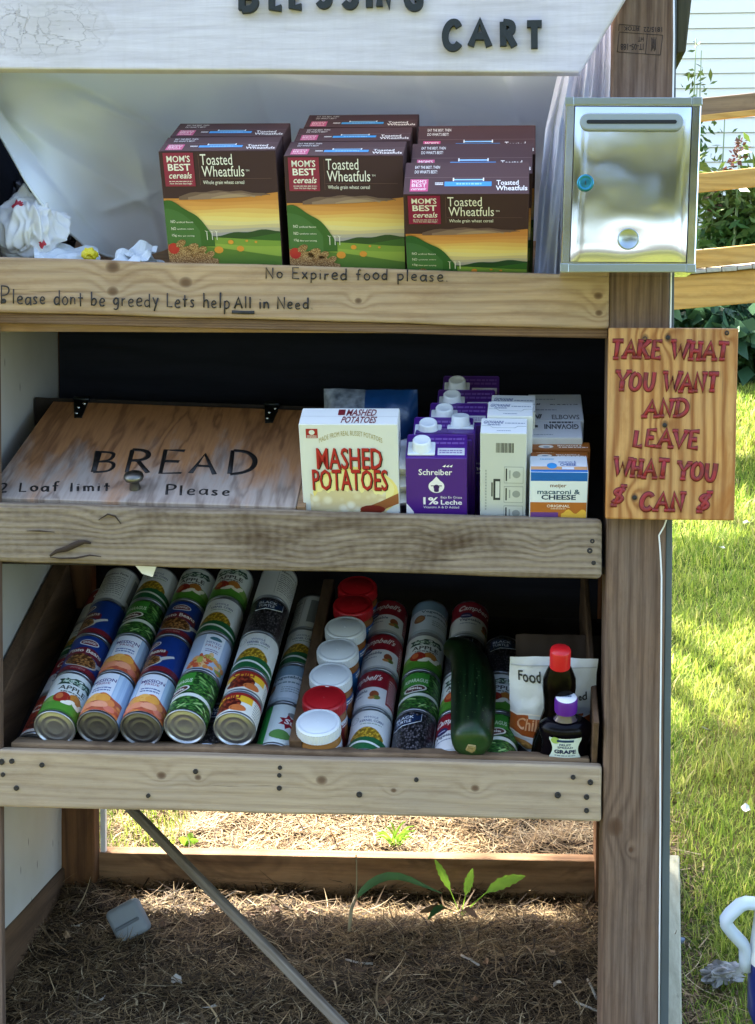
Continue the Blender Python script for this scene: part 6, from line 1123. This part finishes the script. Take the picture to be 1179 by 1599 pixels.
def shrub(u, v, y, label, n, w, h, lf, stems, lm, name='garden_shrub', flowers=0, seed=0, asp=.32):
    b = atw(u, v, y); b.z = gz0(b.x, y); t_ = thing(name, Matrix.Translation(b), label, 'shrub', None); rg = np.random.default_rng(seed); P = []
    sb = MB(); tips = []
    for k in range(stems):
        a = rg.uniform(-1, 1) * w; tip = Vector((a, rg.uniform(-.5, .5) * w, h * rg.uniform(.75, 1.05))); tips.append(tip); pts = [Vector((a * .25, 0, 0)).lerp(tip, i / 8) + Vector((a * .25 * math.sin(i / 8 * 3.1), 0, 0)) for i in range(9)]; sb.tube(pts, lambda q: .009 * (1 - .7 * q), M_STALK, n=5)
        for _ in range(n // stems): f = rg.uniform(.12, 1) ** .8; c = Vector((a * .25, 0, 0)).lerp(tip, f); P.append((c.x + rg.normal(0, .05), c.y + rg.normal(0, .05), c.z + rg.normal(0, .04)))
    sb.obj('stem', t_); V, F = leaf_cloud(np.array(P), rg.uniform(.6, 1.2, len(P)) * lf, asp, .4, rg); link('foliage', fast_mesh('foliage', V, F, lm), t_)
    if flowers:
        for tip in tips[:flowers]:
            Q = []
            for _ in range(90): f = rg.uniform(0, .3); Q.append((tip.x * (1 - f) + rg.normal(0, .02), tip.y + rg.normal(0, .02), tip.z - f * h * .5))
            V, F = leaf_cloud(np.array(Q), rg.uniform(.02, .04, len(Q)), .6, 0, rg); link('flower_spike', fast_mesh('flower_spike', V, F, M_FLO), t_)
    return t_
shrub(1108, 470, 6.3, 'thin shrub with dull red flower spikes just right of the metal box', 420, .16, 1.25, .10, 6, M_BUSH, flowers=2, seed=1)
shrub(1160, 470, 6.5, 'leafy green shrub seen between the two lower rails at the right edge', 1500, .30, .95, .15, 9, M_BUSH, seed=2)
shrub(1098, 470, 6.9, 'sparse twiggy shrub against the siding behind the metal box', 260, .12, 1.75, .07, 5, M_BUSH, seed=3)
shrub(1240, 470, 6.6, 'bushy green shrub beyond the right edge of the picture', 1500, .4, 1.1, .14, 9, M_BUSH, seed=5)
for i, (u, y, lab) in enumerate(((1062, 5.9, 'low dark plant under the ramp right beside the post'), (1110, 6.2, 'low dark plant under the ramp above the middle of the wooden sign'), (1160, 5.8, 'low dark plant under the ramp at the right edge'), (1225, 6.0, 'low dark plant under the ramp past the right edge'))):
    shrub(u, 560, y, lab, 900, .32, .42, .16, 7, M_HOST, 'shade_plant', 0, 20 + i, .5)
def tree(name, base, trunk_h, cr, label, n, seed, leaf=.16, ncl=46, targets=()):
    rg = np.random.default_rng(seed); t_ = thing(name, Matrix.Translation(base), label, 'tree'); tb_ = MB(); tb_.tube([Vector((0, 0, -.1)), Vector((.05, 0, trunk_h * .5)), Vector((0, .05, trunk_h))], lambda q: .20 - .07 * q, M_BARK, n=12); tb_.obj('trunk', t_)
    cl = []; lb_ = MB()
    for k in range(ncl):
        a, f = rg.uniform(0, 6.283), rg.uniform(.1, 1); rr = cr[0] * math.sqrt(rg.uniform(.05, 1)); c = Vector((rr * math.cos(a), rr * math.sin(a), trunk_h + cr[1] * (rg.uniform(-.5, .9)) * (1.1 - .5 * rr / cr[0]) + cr[1] * .4)); cl.append(c)
        if k < 16: lb_.tube([Vector((0, .05, trunk_h * .9)), Vector((0, 0, trunk_h)).lerp(c, .5) + Vector((0, 0, .15)), c], lambda q: .06 * (1 - .8 * q) + .008, M_BARK, n=6)
    for tx, ty, th in targets:
        k_ = th / math.tan(R_(SUN_EL)); c = Vector((tx + math.sin(R_(SUN_AZ)) * k_, ty + math.cos(R_(SUN_AZ)) * k_, th + gz0(0, ty))) - base; cl.append(c); lb_.tube([Vector((0, 0, trunk_h * .9)), Vector((0, 0, trunk_h * 1.05)).lerp(c, .5) + Vector((0, 0, .15)), c], lambda q: .05 * (1 - .8 * q) + .006, M_BARK, n=6)
    lb_.obj('limbs', t_); P = []
    for c in cl:
        s_ = rg.uniform(.28, .6) if not targets else rg.uniform(.08, .13); m = n // len(cl); P.append(np.array(c)[None, :] + rg.normal(0, 1, (m, 3)) * np.array([s_, s_, s_ * .6]))
    P = np.concatenate(P); V, F = leaf_cloud(P, rg.uniform(.6, 1.2, len(P)) * leaf, .55, .2, rg); link('crown', fast_mesh('crown', V, F, M_TREE), t_); return t_
tree('shade_tree', Vector((-2.6, 6.4, gz0(0, 6.4))), 3.0, (1.7, 1.3), 'leafy tree behind the cart shading the lawn in patches', 16000, 31, .12, 0, [(.42, .84, 4.3), (.60, .95, 4.5), (.82, 1.05, 4.2), (.30, .75, 4.5), (.78, 2.45, 4.5), (1.02, 2.5, 4.7), (.58, 2.35, 4.6), (1.1, 3.7, 4.9), (-.98, .5, 4.3), (-1.6, 1.5, 4.0), (-1.2, 2.4, 4.4), (-2, 1, 4.2), (-1.9, 2.4, 4.6), (-1.4, 3.4, 5.0), (-2.4, 2.0, 4.9)])
for i, (x, y, l) in enumerate(((-6, -9.5, 'left tree of the row on the far side of the lawn, facing the cart'), (-.5, -11, 'middle tree of the row on the far side of the lawn, facing the cart'), (5.0, -9.5, 'right tree of the row on the far side of the lawn, facing the cart'))):
    tree('lawn_tree', Vector((x, y, gz0(0, y))), 3.2, (3.4, 3.2), l, 6000, 41 + i, .36)
for o_ in list(SC.objects):
    if o_.get('label') and not 4 <= len(o_['label'].split()) <= 16: print('LABEL', len(o_['label'].split()), o_['label'])
